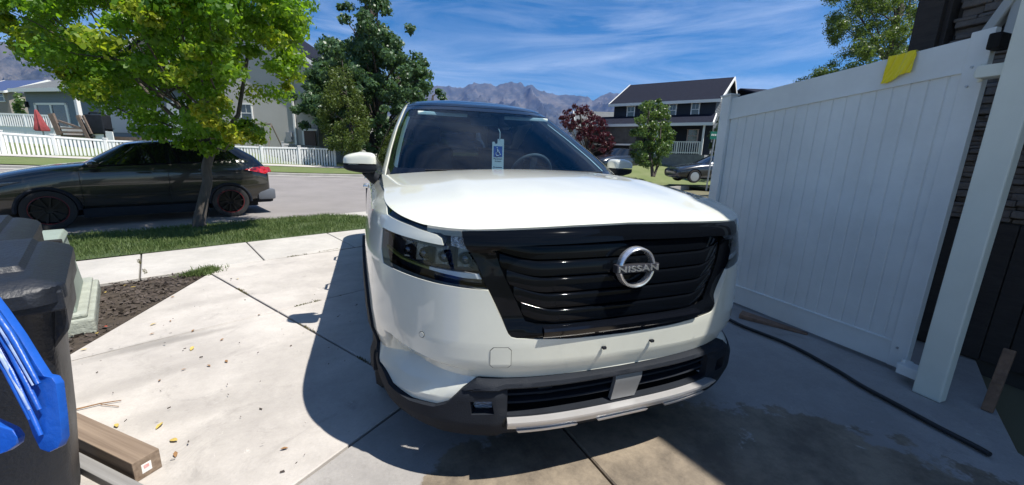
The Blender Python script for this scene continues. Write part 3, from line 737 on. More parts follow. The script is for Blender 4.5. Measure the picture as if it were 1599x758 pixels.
# ---- headlights
cshape = lens_low + lens_out + strip_low + [(a, c) for a, c in strip_up] + [(.99, 1.040), (.84, 1.022), (.726, 1.018), (.678, 1.016), (.664, .972), (.612, .90)]
inner = lambda k, o: None
for sg in (-1, 1):
    f = (lambda q: q) if sg > 0 else mir
    hl = patch(S, f(cshape), -.003, 0, .03, .03, m_lens, 'headlight', suv, smooth=50)
    patch(S, f([(.55, .80), (1.11, .84), (1.12, 1.0), (1.19, 1.075), (.99, 1.045), (.66, 1.02), (.60, .90)]), -.075, 0, .05, .05, mat('lamp_bowl', (.02, .021, .025), .3, .2, var=.5, vscale=20) if sg < 0 else bpy.data.materials['lamp_bowl'], 'lamp_housing', hl)
    # black divider round the white tongue
    patch(S, f([(.742, .955), (.735, .985), (.765, 1.002), (.90, 1.024), (1.10, 1.044), (1.19, 1.078), (1.19, 1.060), (1.10, 1.030), (.909, 1.010), (.775, .990), (.757, .980), (.76, .965), (.894, .966), (1.10, .976), (1.10, .968), (.89, .958), (.76, .948)]), -.012, .05, .04, .04, m_gloss, 'divider', hl)
    patch(S, f([(.655, .945), (.672, 1.008), (.715, 1.010), (.80, 1.013), (.775, 1.004), (.728, .992), (.722, .956)]), -.030, .01, .02, .02, m_reflector, 'turn_lamp', hl)
    # main reflectors: row of cells
    cells = [(.63, .70), (.715, .80), (.815, .90), (.915, .985)]
    for a, c in cells:
        zl = .872+.02*(a-.6); zh = .945+.012*(a-.6)
        patch(S, f([(a, zl), (c, zl+.004), (c, zh), (a, zh)]), -.045, .02, .02, .02, m_chromed, 'reflector', hl, extra=lambda u, v, a=a, c=c: -.018*(1-((u if sg > 0 else -u)-(a+c)/2)**2*600))
        P0 = S(sg*(a+c)/2, (zl+zh)/2, -.05); bq = MB(); d = (S(sg*(a+c)/2, .9, .1)-S(sg*(a+c)/2, .9, 0)).normalized()
        Mq = Matrix.Translation(P0) @ d.to_track_quat('Z', 'Y').to_matrix().to_4x4(); bq.lathe([(.0, .022), (.012, .02), (.020, .012), (.023, 0), (.023, -.01)], Mq, 16); bq.build('projector', m_chrome if False else m_chromed, hl, smooth=60)
    patch(S, f([(.592, .848), (.604, .866), (.70, .871), (.80, .877), (.80, .867), (.76, .862), (.66, .850)]), -.010, .012, .02, .02, m_drl, 'light_strip', hl)
    patch(S, f([(.80, .866), (.80, .874), (.95, .892), (1.07, .917), (1.07, .910), (.95, .884)]), -.012, .012, .03, .02, m_yel, 'amber_strip', hl)
    patch(S, f([(.595, .822), (.64, .824), (.80, .84), (.79, .856), (.66, .845), (.60, .842)]), -.045, .01, .02, .02, m_chromed, 'lower_reflector', hl)
# ---- lower bumper in black, intake, skid plate
clad = [(0, .450), (.348, .454), (.497, .456), (.605, .460), (.660, .418), (.716, .357), (.765, .333), (.88, .325), (1.0, .341), (1.12, .386), (TW-.462, .455), (TW-.458, .43), (TW-.462, .40), (1.12, .335), (1.0, .285), (.88, .245), (.75, .222), (.52, .205), (.30, .205), (0, .205)]
intake = rect(-.487, .487, .312, .418)
fogh = [[(.535, .328), (.62, .322), (.625, .378), (.545, .382)]]
fogs = [fogh[0], mir(fogh[0])]
def cl_ex(u, v):
    a = abs(u); o = 0
    if v > .42: o += .020*sstep(.42, .432, v)*(1-sstep(.445, .456, v)) if a < .6 else .01
    o += .016*sstep(.49, .53, a)*(1-sstep(.95, 1.2, a))
    if v < .26: o += .0
    return o
fr = patch(S, both2(clad), .004, .03, .03, .015, m_trim, 'lower_bumper', suv, smooth=40, holes=[intake]+fogs, extra=cl_ex)
patch(S, rect(-.50, .50, .29, .43), -.09, 0, .05, .05, m_dark, 'intake_backing', fr)
for z in (.385, .350):
    b = MB()
    for k in range(31):
        t = -.487+.974*k/30
        for o, d in ((-.07, .010), (-.018, .006), (-.014, 0), (-.07, -.006)): b.v.append(tuple(S(t, z+d, o)))
    for k in range(30):
        for q in range(4): b.f.append((k*4+q, k*4+(q+1) % 4, (k+1)*4+(q+1) % 4, (k+1)*4+q))
    b.build('intake_bar', m_trim, fr, smooth=40)
patch(S, [(-.050, .318), (.066, .318), (.10, .418), (-.03, .418)], .004, .02, .02, .02, mat('sensor_cover', (.16, .165, .17), .35, .3), 'radar_cover', fr)
patch(S, rect(-.36, -.30, .372, .405), -.03, .02, .02, .02, m_trim, 'intake_block', fr)
for sg in (-1, 1):
    f = (lambda q: q) if sg > 0 else mir
    fg = patch(S, f([(.545, .334), (.612, .330), (.615, .362), (.55, .366)]), -.012, .02, .02, .01, m_lens, 'fog_light', suv)
    patch(S, f(fogh[0]), -.035, .005, .02, .01, m_reflector, 'fog_reflector', fg)
    patch(S, f([(.535, .372), (.625, .366), (.625, .380), (.545, .384)]), -.012, .03, .02, .01, m_trim, 'fog_bezel', fg)
sk = patch(S, [(-.487, .300), (.487, .300), (.50, .312), (-.487, .312)][:0] or [(-.487, .268), (-.30, .264), (.30, .264), (.50, .268), (.52, .296), (.487, .303), (-.487, .303)], .030, .05, .03, .01, m_silver, 'skid_plate', suv, smooth=30, extra=lambda u, v: .010*sstep(.275, .290, v))
for c in (-.33, 0.0, .33):
    patch(S, [(c-.115, .250), (c+.115, .250), (c+.122, .258), (c+.10, .262), (c-.122, .262)], .037, .03, .03, .01, m_silver, 'skid_rib', sk, smooth=30)
# tow-hook cover, sensor, plate screws
ring = lambda c, z, w_, h, r=.012: [(c-w_+r, z-h), (c+w_-r, z-h), (c+w_, z-h+r), (c+w_, z+h-r), (c+w_-r, z+h), (c-w_+r, z+h), (c-w_, z+h-r), (c-w_, z-h+r)]
patch(S, ring(-.516, .550, .040, .043), .0012, .003, .02, .02, m_gap, 'tow_cover_seam', suv)
patch(S, ring(-.516, .550, .0385, .0415), .0020, .003, .02, .02, m_white, 'tow_cover', suv)
for tt_, zz2 in ((-.825, .612), (.825, .612), (-.33, .53), (.33, .53)):
    if abs(tt_) < .5: continue
    c10 = [(tt_+.0125*math.cos(a*math.pi/8), zz2+.0125*math.sin(a*math.pi/8)) for a in range(16)]; c8 = [(tt_+.0105*math.cos(a*math.pi/8), zz2+.0105*math.sin(a*math.pi/8)) for a in range(16)]
    so = patch(S, c10, .0012, .003, .02, .02, m_gap, 'parking_sensor', suv); patch(S, c8, .0022, .003, .02, .02, m_white, 'sensor_face', so)
for px, pz in ((-.108, .558), (.118, .556)):
    P0 = S(px, pz, 0); b = MB(); b.tube([P0+Vector((0, .004, 0)), P0+Vector((0, -.016, .004))], .0045, 8); b.box(P0.x-.004, P0.x+.010, P0.y-.016, P0.y-.006, P0.z-.002, P0.z+.008); b.build('plate_screw', m_trim, suv)
# bumper-to-fender seam
b = MB()
seam = [(1.06, .845), (1.12, .835), (1.20, .80), (1.26, .72), (TW-.44, .60)]
for i in range(len(seam)-1):
    for k in range(6):
        q = k/6; t = seam[i][0]+(seam[i+1][0]-seam[i][0])*q; z = seam[i][1]+(seam[i+1][1]-seam[i][1])*q
        b.v += [tuple(S(t, z-.0022, .0012)), tuple(S(t, z+.0022, .0012))]
for k in range(len(b.v)//2-1): b.f.append((2*k, 2*k+2, 2*k+3, 2*k+1))
b.build('fender_seam', m_gap, suv, fix=False)
# wheel arches and side cladding
for sg in (-1, 1):
    f = (lambda q: q) if sg > 0 else mir
    for tcn_ in (TW, TR):
        ro = arch(tcn_, .465, .375, 24, -.12, math.pi+.12); ri = arch(tcn_, .405, .375, 24, -.12, math.pi+.12)[::-1]
        patch(S, f(ro+ri), .012, .06, .04, .03, m_trim, 'arch_moulding', suv, smooth=40)
    patch(S, f(rect(TW+.455, TR-.455, .22, .405)), .010, .04, .08, .04, m_trim, 'side_cladding', suv, smooth=40)
    for y0, y1 in ((2.32, 2.50), (3.38, 3.56)):
        b = MB(); P = S(sg*t_of_y(y0), .99, .02); b.tube([S(sg*t_of_y(y0), .985, .0), S(sg*t_of_y(y0+.02), .985, .03), S(sg*t_of_y(y1-.02), .985, .03), S(sg*t_of_y(y1), .985, .0)], .013, 8); b.build('door_handle', m_chrome, suv, smooth=50)
    for y0 in (1.62, 2.62, 3.62):
        b = MB()
        for k in range(15):
            z = .41+(1.145-.41)*k/14; tq = t_of_y(y0+.02*math.sin(k/14*3)); b.v += [tuple(S(sg*(tq-.0025), z, .0012)), tuple(S(sg*(tq+.0025), z, .0012))]
        for k in range(14): b.f.append((2*k, 2*k+2, 2*k+3, 2*k+1))
        b.build('door_seam', m_gap, suv, fix=False)
# mirrors
for sg in (-1, 1):
    mo = MB()
    def me_(u, v, up):
        a = u*2*math.pi; c = v*math.pi/2
        e1, e2 = .42, .5
        sp_ = lambda w_, m_: math.copysign(abs(w_)**m_, w_)
        x = .102*sp_(math.cos(c), e1)*sp_(math.cos(a), e2); y = .085*sp_(math.cos(c), e1)*sp_(math.sin(a), e2); z = sp_(math.sin(c), e1)
        tp = 1-.30*max(0, x/.102)                       # slimmer at the outer tip
        z = z*(.072*tp) if up else -z*.052*tp
        return Vector((sg*(.995+x), 1.60+y+.25*x, 1.195+z+(.004 if up else -.004)))
    up = MB().grid(lambda u, v: me_(u, v, True), 40, 12, wrap=True); low = MB().grid(lambda u, v: me_(u, v, False), 40, 12, wrap=True)
    w_ = low.build('mirror', m_trim, suv, smooth=50)
    up.build('mirror_cap', m_white, w_, smooth=50)
    b = MB(); b.tube([(sg*.86, 1.66, 1.07), (sg*.91, 1.65, 1.10), (sg*.96, 1.62, 1.15)], [.045, .04, .035], 10); b.build('mirror_stalk', m_trim, w_, smooth=50)
    b = MB(); b.prism([(-.075, -.05), (.085, -.045), (.085, .05), (-.06, .055)], 0, .004, T(sg*1.0, 1.692, 1.195) @ RX(R(90))); b.build('mirror_glass', m_chrome, w_)
# wheels
def wheel_parts(parent, x, y, z, r, wd, side, rimmat=None, tyremat=None, spokes=5, accent=None):
    Mw = T(x, y, z) @ RY(R(90)*side)
    tb = MB(); tb.lathe([(r*.70, -wd/2+.01), (r*.80, -wd/2), (r*.93, -wd/2+.005), (r, -wd/2+.035), (r, wd/2-.035), (r*.93, wd/2-.005), (r*.80, wd/2), (r*.70, wd/2-.015), (r*.68, wd/2-.05), (r*.68, -wd/2+.02)], Mw, 48)
    ty = tb.build('wheel', tyremat or m_tyre, parent, smooth=40)
    rb_ = MB(); rb_.lathe([(r*.70, wd/2-.012), (r*.69, wd/2-.004), (r*.65, wd/2-.012), (r*.63, wd/2-.05), (r*.60, -.02), (0.001, -.02)], Mw, 48)
    ri = rb_.build('rim', rimmat or m_rim, ty, smooth=40)
    sb = MB(); sb.lathe([(0.001, wd/2-.03), (r*.14, wd/2-.03), (r*.17, wd/2-.05), (r*.17, 0)], Mw, 24)
    for k in range(spokes):
        for da in (-.14, .14):
            a = 2*math.pi*k/spokes+da; a2 = 2*math.pi*k/spokes+da*1.6
            sb.bar(Mw @ Vector((r*.12*math.cos(a), r*.12*math.sin(a), wd/2-.045)), Mw @ Vector((r*.65*math.cos(a2), r*.65*math.sin(a2), wd/2-.028)), .028, .03, up=(Mw.to_3x3() @ Vector((0, 0, 1))))
    sb.build('spokes', rimmat or m_rim, ty, bevel=.004)
    if accent:
        ab = MB(); ab.lathe([(r*.700, wd/2-.010), (r*.715, wd/2+.002), (r*.685, wd/2+.002), (r*.67, wd/2-.010)], Mw, 48); ab.build('rim_stripe', accent, ty, smooth=40)
    return ty
for y in (.97, 3.86):
    for sg in (-1, 1): wheel_parts(suv, sg*.835, y, .38, .38, .25, sg)
# underbody: black boxes added to stop sun leaking under the bumper
b = MB(); b.box(-.70, .70, .42, 4.7, .24, .60); b.box(-.55, .55, .16, .45, .25, .60); b.box(-.66, .66, .34, .6, .26, .60); b.box(-.50, .50, .035, .3, .262, .298); b.box(-.67, .67, .16, .36, .255, .299); b.box(-.86, .86, 1.5, 3.3, .24, .60); b.box(-.90, .90, 1.40, 4.6, .60, .62)
b.build('underbody', m_dark, suv)
# cabin inside
b = MB(); b.grid(lambda u, v: Vector(((u*2-1)*.76, 1.40+.70*v+.12*abs(u*2-1)**2*(1-v), 1.10+.05*math.sin(math.pi*min(1, v*1.25))+.02*math.exp(-(((u*2-1)-.38)/.2)**2)-.25*max(0, v-.85)/.15)), 30, 14); b.build('dashboard', m_int, suv, smooth=50)
b = MB(); b.box(-.80, .80, 1.25, 2.1, .62, 1.06); b.box(-.84, .84, 2.1, 4.5, .62, .70); b.build('cabin_floor', m_int, suv)
for x in (-.38, .38):
    b = MB(); b.box(x-.25, x+.25, 2.35, 2.85, .72, .95); b.box(x-.24, x+.24, 2.78, 2.95, .9, 1.34, T(0, 0, 0)); st = b.build('seat', m_int, suv, bevel=.06, seg=3, smooth=50)
    b = MB(); b.box(x-.13, x+.13, 2.86, 2.98, 1.37, 1.53); b.build('headrest', m_int, st, bevel=.04, seg=3, smooth=50)
b = MB(); b.box(-.66, .66, 3.75, 3.95, .8, 1.24); b.build('rear_seat', m_int, suv, bevel=.05, smooth=50)
b = MB(); n = 40; Ms = T(.38, 2.02, 1.12) @ RX(R(-62))
for k in range(n+1):
    a = 2*math.pi*k/n; b.v
pts = [Ms @ Vector((.185*math.cos(2*math.pi*k/n), .185*math.sin(2*math.pi*k/n), 0)) for k in range(n+1)]
b.tube(pts, .013, 8, cap=False); b.bar(Ms @ Vector((-.17, 0, 0)), Ms @ Vector((.17, 0, 0)), .05, .02); b.bar(Ms @ Vector((0, 0, 0)), Ms @ Vector((0, -.17, 0)), .05, .02); b.build('steering_wheel', m_int, suv, smooth=40)
for x in (-.36, .36):
    b = MB(); b.box(-.20, .20, -.008, .008, -.014, .014, T(x, 2.115, 1.582)); b.build('sun_visor', m_intl, suv, bevel=.006)  # thin pale strips: a bright headliner reflection put into the colour
for sg in (-1, 1):
    b = MB()
    for k in range(12):
        h = 1.19+.40*k/11; P = G(sg*.865, h, -.03); Q_ = G(sg*.79, h, -.045)
        b.v += [tuple(P), tuple(Q_)]
    for k in range(11): b.f.append((2*k, 2*k+2, 2*k+3, 2*k+1))
    b.build('pillar_trim', m_intl, suv, smooth=50)
b = MB(); b.box(-.125, .125, 0, .035, -.035, .035, T(.0, 2.16, 1.545)); rv = b.build('rear_view_mirror', m_int, suv, bevel=.012, smooth=50)
b = MB(); b.tube([(0, 2.17, 1.57), (0, 2.15, 1.60)], .012, 8); b.box(-.05, .05, 2.13, 2.2, 1.585, 1.61); b.build('mirror_mount', m_int, rv)
# ---- hanging permit
pm = thing('parking_permit', 'blue and white disabled parking permit hanging behind the windshield of the white SUV', 'permit', (0, 0, 0))
m_perm = mat('permit_plastic', (.62, .70, .70), .5); m_blue = mat('permit_blue', (.01, .09, .38), .5); m_ink = mat('permit_ink', (.02, .03, .05), .6)
c = at(777.5, 243, 3.10)
Mp = Matrix.Translation(c) @ RZ(R(-14)) @ RX(R(90))     # local x across, y up, z towards the glass
W2 = .0455; H2 = .125
b = MB(); b.prism([(-W2, -H2), (W2, -H2), (W2, H2-.004), (W2-.004, H2), (-.004, H2), (-.006, H2-.035), (-.020, H2-.040), (-.028, H2-.022), (-W2+.004, H2-.022), (-W2, H2-.026)], -.0004, .0004, Mp); b.build('card', m_perm, pm)
b = MB(); b.tube([Mp @ Vector((.012, H2, 0)), Mp @ Vector((.012, H2+.05, .0)), c+Vector((0, 0, H2+.075))], .0035, 6); b.build('hook', m_perm, pm)
b = MB(); b.box(-.034, .034, -.012, .070, .0006, .0012, Mp); sq = b.build('symbol_panel', m_blue, pm, bevel=.0003)
b = MB(); Z_ = .0018
def arc_(cx, cy, r, a0, a1, n=18): return [Mp @ Vector((cx+r*math.cos(R(a0+(a1-a0)*k/n)), cy+r*math.sin(R(a0+(a1-a0)*k/n)), Z_)) for k in range(n+1)]
b.tube(arc_(-.002, .012, .0145, 130, 345), .0022, 6)
b.tube([Mp @ Vector((-.006, .050, Z_)), Mp @ Vector((-.004, .027, Z_)), Mp @ Vector((.010, .026, Z_)), Mp @ Vector((.018, .006, Z_)), Mp @ Vector((.024, .009, Z_))], .0027, 6)
b.tube([Mp @ Vector((-.005, .040, Z_)), Mp @ Vector((.007, .038, Z_))], .0022, 6)
b.lathe([(.0001, .001), (.005, .001), (.005, 0)], Mp @ T(-.007, .059, .0014), 14)
b.build('wheelchair_symbol', m_perm, sq)
link('lettering', text_mesh('Placement', .0165, Mp @ T(0, -.026, .0008), .0001, .0002), m_ink, pm)
link('lettering', text_mesh('No Expiry', .0125, Mp @ T(.002, -.045, .0008), .0001, .0002), m_ink, pm)
b = MB(); b.lathe([(.0045, .0008), (.006, .0012), (.0075, .0008)], Mp @ T(-.030, -.092, 0), 14); b.box(-.018, .034, -.094, -.089, .0006, .001, Mp); b.build('seal', m_ink, pm)
# ================================================================ gate, post, house wall on the right
def hz(P, py):                                            # height over P at which the picture row py is met
    P = Vector((P[0], P[1], 0)); k = (PH/2-py)/FPX; d = P-CAM
    # (d+z*Z).AU = k*(d+z*Z).AF
    return (k*d.dot(AF)-d.dot(AU))/(AU.z-k*AF.z)
m_vinyl = mat('white_vinyl', (.70, .72, .70), .38, var=.11, vscale=1.6, rvar=.1, bump=.05, bscale=12)
m_vinyl2 = mat('cream_vinyl', (.66, .68, .60), .42, var=.06, vscale=3)
m_vfar = mat('white_fence_vinyl', (.80, .80, .80), .5)
m_metal = mat('grey_metal', (.42, .43, .44), .4, .8, var=.15)
GY0, GY1 = .080, 1.715
gatex = lambda y: 2.20-.012*(y-GY0)
ztg = lambda y: 1.985-.098*(y-GY0); zbg = lambda y: .030-.012*(y-GY0)
gt = thing('vinyl_gate', 'tall white vinyl gate of vertical boards standing open beside the white SUV', 'gate', (0, 0, 0))
def gquad(b, y0, y1, z0f, z1f, x0, x1):
    vs = [Vector((gatex(y)+x, y, zf(y))) for x in (x0, x1) for y, zf in ((y0, z0f), (y1, z0f), (y1, z1f), (y0, z1f))]
    b.add(vs, [(0, 1, 2, 3), (7, 6, 5, 4), (0, 4, 5, 1), (1, 5, 6, 2), (2, 6, 7, 3), (3, 7, 4, 0)])
b = MB(); gquad(b, GY0, GY1, lambda y: ztg(y)-.175, ztg, -.022, .022); b.build('top_rail', m_vinyl, gt, bevel=.004)
b = MB(); gquad(b, GY0, GY1, zbg, lambda y: zbg(y)+.165, -.022, .022); b.build('bottom_rail', m_vinyl, gt, bevel=.004)
b = MB(); gquad(b, GY0, GY1, lambda y: zbg(y)+.150, lambda y: zbg(y)+.163, -.026, .0); b.build('rail_lip', m_vinyl, gt, bevel=.002); b = MB(); gquad(b, GY0, GY1, lambda y: ztg(y)-.182, lambda y: ztg(y)-.170, -.026, .0); b.build('rail_lip', m_vinyl, gt, bevel=.002)
b = MB(); gquad(b, GY0-.005, GY0+.088, zbg, lambda y: ztg(y)+.024, -.030, .020); b.build('hinge_stile', m_vinyl, gt, bevel=.005)
b = MB(); gquad(b, GY1-.05, GY1+.045, zbg, lambda y: ztg(y)+.025, -.045, .045); gquad(b, GY1-.06, GY1+.055, lambda y: ztg(y)+.025, lambda y: ztg(y)+.04, -.055, .055); b.build('end_post', m_vinyl, gt, bevel=.005)
b = MB(); n = 18; yy = [GY0+.055+(GY1-.05-GY0-.055)*k/n for k in range(n+1)]
for k in range(n):                                       # tongue-and-groove boards: shallow grooves between
    gquad(b, yy[k]+.0035, yy[k+1]-.0035, lambda y: zbg(y)+.14, lambda y: ztg(y)-.15, -.014+(.0015 if k % 2 else 0), .014)
gquad(b, yy[0], yy[-1], lambda y: zbg(y)+.14, lambda y: ztg(y)-.15, -.008, .008)
b.build('board_panel', m_vinyl, gt, bevel=.003, seg=1)
for z in (1.80, .14, 1.70):
    b = MB(); y = GY0+.02; b.tube([(gatex(y)-.031, y+.03, z+.02), (gatex(y)-.040, y+.03, z+.02)], .006, 8); b.build('bolt', m_metal, gt)
for z in (1.77, .085):
    b = MB(); b.box(2.07, 2.19, .045, .075, z-.016, z+.016); b.box(2.035, 2.135, -.055, .055, z-.03, z+.03); b.tube([(2.09, .052, z-.045), (2.09, .052, z+.045)], .012, 8); b.build('hinge', m_vinyl2 if z > 1 else m_vinyl, gt, bevel=.004)
b = MB(); b.box(2.10, 2.20, .02, .07, 1.885, 1.965); b.build('latch_cover', m_dark, gt, bevel=.01)
ps = thing('gate_post', 'thick square cream vinyl post holding the open white gate, rightmost of the white uprights', 'post', (2.06, -.115, 0))
b = MB(); b.box(-.062, .005, -.062, .062, 0, 2.16); b.build('shaft', m_vinyl2, ps, bevel=.008)
b = MB(); b.box(-.078, .020, -.078, .078, 2.16, 2.185); b.v += []; b.build('post_cap', m_vinyl2, ps, bevel=.006)
# yellow cloth over the top rail
mc, t_, b_ = new_mat('yellow_cloth'); b_.inputs['Base Color'].default_value = (.86, .70, .02, 1); b_.inputs['Roughness'].default_value = .85; b_.inputs['Sheen Weight'].default_value = .4
nd = t_.nodes; nn_ = nd.new('ShaderNodeTexNoise'); nn_.inputs['Scale'].default_value = 60; bp_ = nd.new('ShaderNodeBump'); bp_.inputs['Strength'].default_value = .5; bp_.inputs['Distance'].default_value = .003; t_.links.new(nn_.outputs[0], bp_.inputs['Height']); t_.links.new(bp_.outputs[0], b_.inputs['Normal'])
b = MB()
def cloth(u, v):
    y = .530-.125*u-.012*math.sin(v*3); L_ = -.06+v*.215*(1-.12*u+.05*math.sin(u*6))
    x = gatex(y)-.026; zt = ztg(y)+.006
    fold = .014*math.sin(u*8+v*3)*min(1, v*3)+.026*math.exp(-((u-.75+.55*v)/.10)**2)*v+.006*math.sin(u*23+v*11)*v
    if L_ < 0: return Vector((gatex(y)+.024+L_*0-.0, y, zt-max(0, -L_-.045)*2)) if L_ < -.045 else Vector((gatex(y)+.024+(L_+.045)/.045*(-.048), y, zt))
    return Vector((x-.004-abs(fold)-.004*v, y-.02*v*(u-.4), zt-L_))
b.grid(cloth, 36, 40); co = b.build('yellow_cloth', mc, smooth=60, fix=False)
tag(co, 'crumpled yellow cloth draped over the top edge of the white gate', 'cloth')
sm = co.modifiers.new('thickness', 'SOLIDIFY'); sm.thickness = .003
# house wall with stone veneer, dark boards low down, unseen roof above
m_stone = mat('stone_veneer', (.095, .080, .070), .85, col2=(.19, .165, .148), vscale=5, bump=.9, bscale=22, detail=8)
m_mortar = mat('mortar', (.05, .045, .04), .95)
m_brown = mat('dark_brown_siding', (.030, .024, .021), .75, bump=.3, bscale=60, stretch=(1, 1, 6), var=.3)
hs_ = thing('garage_corner', 'corner of a house with grey stone veneer rising behind the white gate', 'house', (3.0, -1.4, 0))
hs_.location = (0, 0, 0)
b = MB(); b.box(2.93, 4.8, -4.0, .60, -.1, 4.35); b.build('wall', m_mortar, hs_)
b = MB(); z = .95; row = 0
while z < 4.3:
    h = random.uniform(.018, .052); y = -3.9+random.uniform(0, .2)
    while y < .6:
        l = random.uniform(.07, .26); d = random.uniform(.008, .060); y2 = min(y+l, .60)
        if y2-y > .03:
            M_ = T(2.93, (y+y2)/2, z+h/2) @ RY(R(random.uniform(-5, 5))) @ RX(R(random.uniform(-3, 3))); b.box(-d, .02, -(y2-y)/2+.002, (y2-y)/2-.002, -h/2+.001, h/2-.001, M_)
        y += l
    z += h
b.build('stone_cladding', m_stone, hs_, bevel=.005, seg=1, smooth=30)
b = MB()
for k in range(40): y = -4+.115*k; b.box(2.895, 2.93, y+.003, min(.6, y+.112), .02, .94)
[b.box(2.86, 2.895, -4+.20*k+.004, -4+.20*k+.196, .02, 1.80) for k in range(19)]; b.build('lower_siding', m_brown, hs_, bevel=.003, seg=1)  # taller dark boards added to darken the wall right of the post
b = MB(); b.box(2.84, 4.8, .602, .80, -.1, 4.35); b.box(2.80, 2.84, .63, .77, -.1, 4.35); b.build('corner_board', m_brown, hs_, bevel=.006)
b = MB(); poly_ = [(1.91, -.85), (2.16, -.02), (2.33, 1.09), (2.45, 1.8), (5.2, 1.8), (5.2, -5), (2.40, -5), (2.20, -1.9), (2.10, -1.44)]; b.prism(poly_[::1], 4.36, 4.52); b.build('roof', m_brown, hs_)  # roof out of view, outline shaped to shade the hood and concrete
wt = MB(); P1 = onx(1528, 66, 2.80); P2 = onx(1583, -8, 2.80); wt.bar(P1+Vector((.03, 0, 0)), P2+Vector((.03, 0, 0)), .05, .085, up=Vector((1, 0, 0))); P3 = onx(1570, 62, 2.80); P4 = onx(1599, -30, 2.80); wt.bar(P3+Vector((.02, 0, 0)), P4+Vector((.02, 0, 0)), .05, .03, up=Vector((1, 0, 0)))
wt.build('downspout', mat('downspout_paint', (.42, .42, .40), .5), hs_, bevel=.008)
# wooden stake, shrub, hose, wedge
m_wood = mat('weathered_wood', (.30, .235, .18), .85, col2=(.19, .15, .12), vscale=7, bump=.7, bscale=25, stretch=(1, 1, 1))
P0 = gp(1541, 642); P1 = P0+Vector((.10, .02, .34))
b = MB(); b.bar(P0, P1, .045, .03); tag(b.build('wooden_stake', mat('brown_wood', (.16, .095, .06), .8, var=.3, vscale=20, bump=.5), bevel=.004), 'short brown wooden stake leaning in the dark corner right of the gate post', 'stake')
hp = [(1135, 500), (1160, 513), (1230, 541), (1300, 579), (1345, 607), (1400, 637), (1460, 670), (1525, 704), (1545, 716)]
pts = [gp(*q)+Vector((0, 0, .017)) for q in hp]; sp_ = []
for i in range(len(pts)-1):
    for k in range(6):
        q = k/6; a, c = pts[i], pts[i+1]; p0 = pts[max(i-1, 0)]; p3 = pts[min(i+2, len(pts)-1)]
        sp_.append(.5*((2*a)+(c-p0)*q+(2*p0-5*a+4*c-p3)*q*q+(3*a-p0-3*c+p3)*q**3))
b = MB(); b.tube(sp_, .0125, 10); tag(b.build('garden_hose', mat('hose_rubber', (.012, .013, .015), .45), smooth=60), 'black hose lying on the shaded concrete along the foot of the gate', 'hose')
w0 = gp(1262, 521); w1 = gp(1156, 494); 
b = MB(); d_ = (w1-w0).normalized(); nrm_ = Vector((-d_.y, d_.x, 0))
vs = [w0+nrm_*.05, w0-nrm_*.0, w1-nrm_*.055, w1+nrm_*.06, w0+nrm_*.05+Vector((0, 0, .006)), w0+Vector((0, 0, .006)), w1-nrm_*.055+Vector((0, 0, .038)), w1+nrm_*.06+Vector((0, 0, .038))]
b.add(vs, [(0, 1, 2, 3), (7, 6, 5, 4), (0, 4, 5, 1), (1, 5, 6, 2), (2, 6, 7, 3), (3, 7, 4, 0)]); tag(b.build('wood_wedge', mat('wedge_wood', (.20, .12, .08), .85, var=.35, vscale=15, bump=.5), bevel=.003), 'flat brown wood scrap pushed under the bottom edge of the gate', 'wood scrap')
# ---- timbers on the left
def beam(name, A, B_, wv, h, mt, label, z0=0.0):
    A = Vector(A); B_ = Vector(B_); A.z = B_.z = z0+h/2; b = MB(); b.bar(A, B_, wv, h); o = b.build(name, mt, bevel=.004); return tag(o, label, 'timber')
m_beam = mat('grey_brown_timber', (.36, .28, .22), .85, col2=(.24, .185, .15), vscale=3, bump=.9, bscale=14, stretch=(3, 3, 3))
def wood_mat(name, c1, c2, ang):
    mt, t, b = new_mat(name); nd = t.nodes; lk = t.links; tcn = nd.new('ShaderNodeTexCoord'); mp_ = nd.new('ShaderNodeMapping'); mp_.vector_type = 'TEXTURE'
    mp_.inputs['Rotation'].default_value = (0, 0, ang); mp_.inputs['Scale'].default_value = (14, .35, .35); lk.new(tcn.outputs['Object'], mp_.inputs[0])
    nz = nd.new('ShaderNodeTexNoise'); nz.inputs['Scale'].default_value = 18; nz.inputs['Detail'].default_value = 7; lk.new(mp_.outputs[0], nz.inputs['Vector'])
    rg = nd.new('ShaderNodeMapRange'); rg.inputs[1].default_value = .3; rg.inputs[2].default_value = .7; lk.new(nz.outputs[0], rg.inputs[0])
    mx_ = nd.new('ShaderNodeMix'); mx_.data_type = 'RGBA'; lk.new(rg.outputs[0], mx_.inputs[0]); mx_.inputs[6].default_value = (*c1, 1); mx_.inputs[7].default_value = (*c2, 1); lk.new(mx_.outputs[2], b.inputs['Base Color'])
    b.inputs['Roughness'].default_value = .88; bp = nd.new('ShaderNodeBump'); bp.inputs['Strength'].default_value = .6; bp.inputs['Distance'].default_value = .003; lk.new(nz.outputs[0], bp.inputs['Height']); lk.new(bp.outputs[0], b.inputs['Normal'])
    return mt
TA = gp(233, 728, .045); TB = gp(92, 660, .05); td = (TB-TA).normalized(); TA = TA+td*.01
tm1 = thing('square_timber', 'thick weathered brown timber with a price sticker on its end, beside the black bin', 'timber', (TA.x, TA.y, 0), math.atan2(td.y, td.x))
b = MB(); b.box(0, 1.7, -.045, .045, 0, .088); b.build('beam', wood_mat('timber_wood', (.27, .205, .150), (.14, .10, .072), 0), tm1, bevel=.004)
b = MB(); b.box(-.0012, 0, -.012, .020, .022, .060); lb = b.build('sticker', mat('sticker_paper', (.72, .70, .68), .7), tm1)
b = MB(); b.box(-.0020, -.0013, -.004, .013, .040, .054); b.build('sticker_print', mat('sticker_red', (.55, .10, .09), .7, col2=(.7, .6, .58), vscale=200), lb)
TC_ = gp(222, 770, .03); TD_ = gp(110, 712, .03); td = (TD_-TC_).normalized()
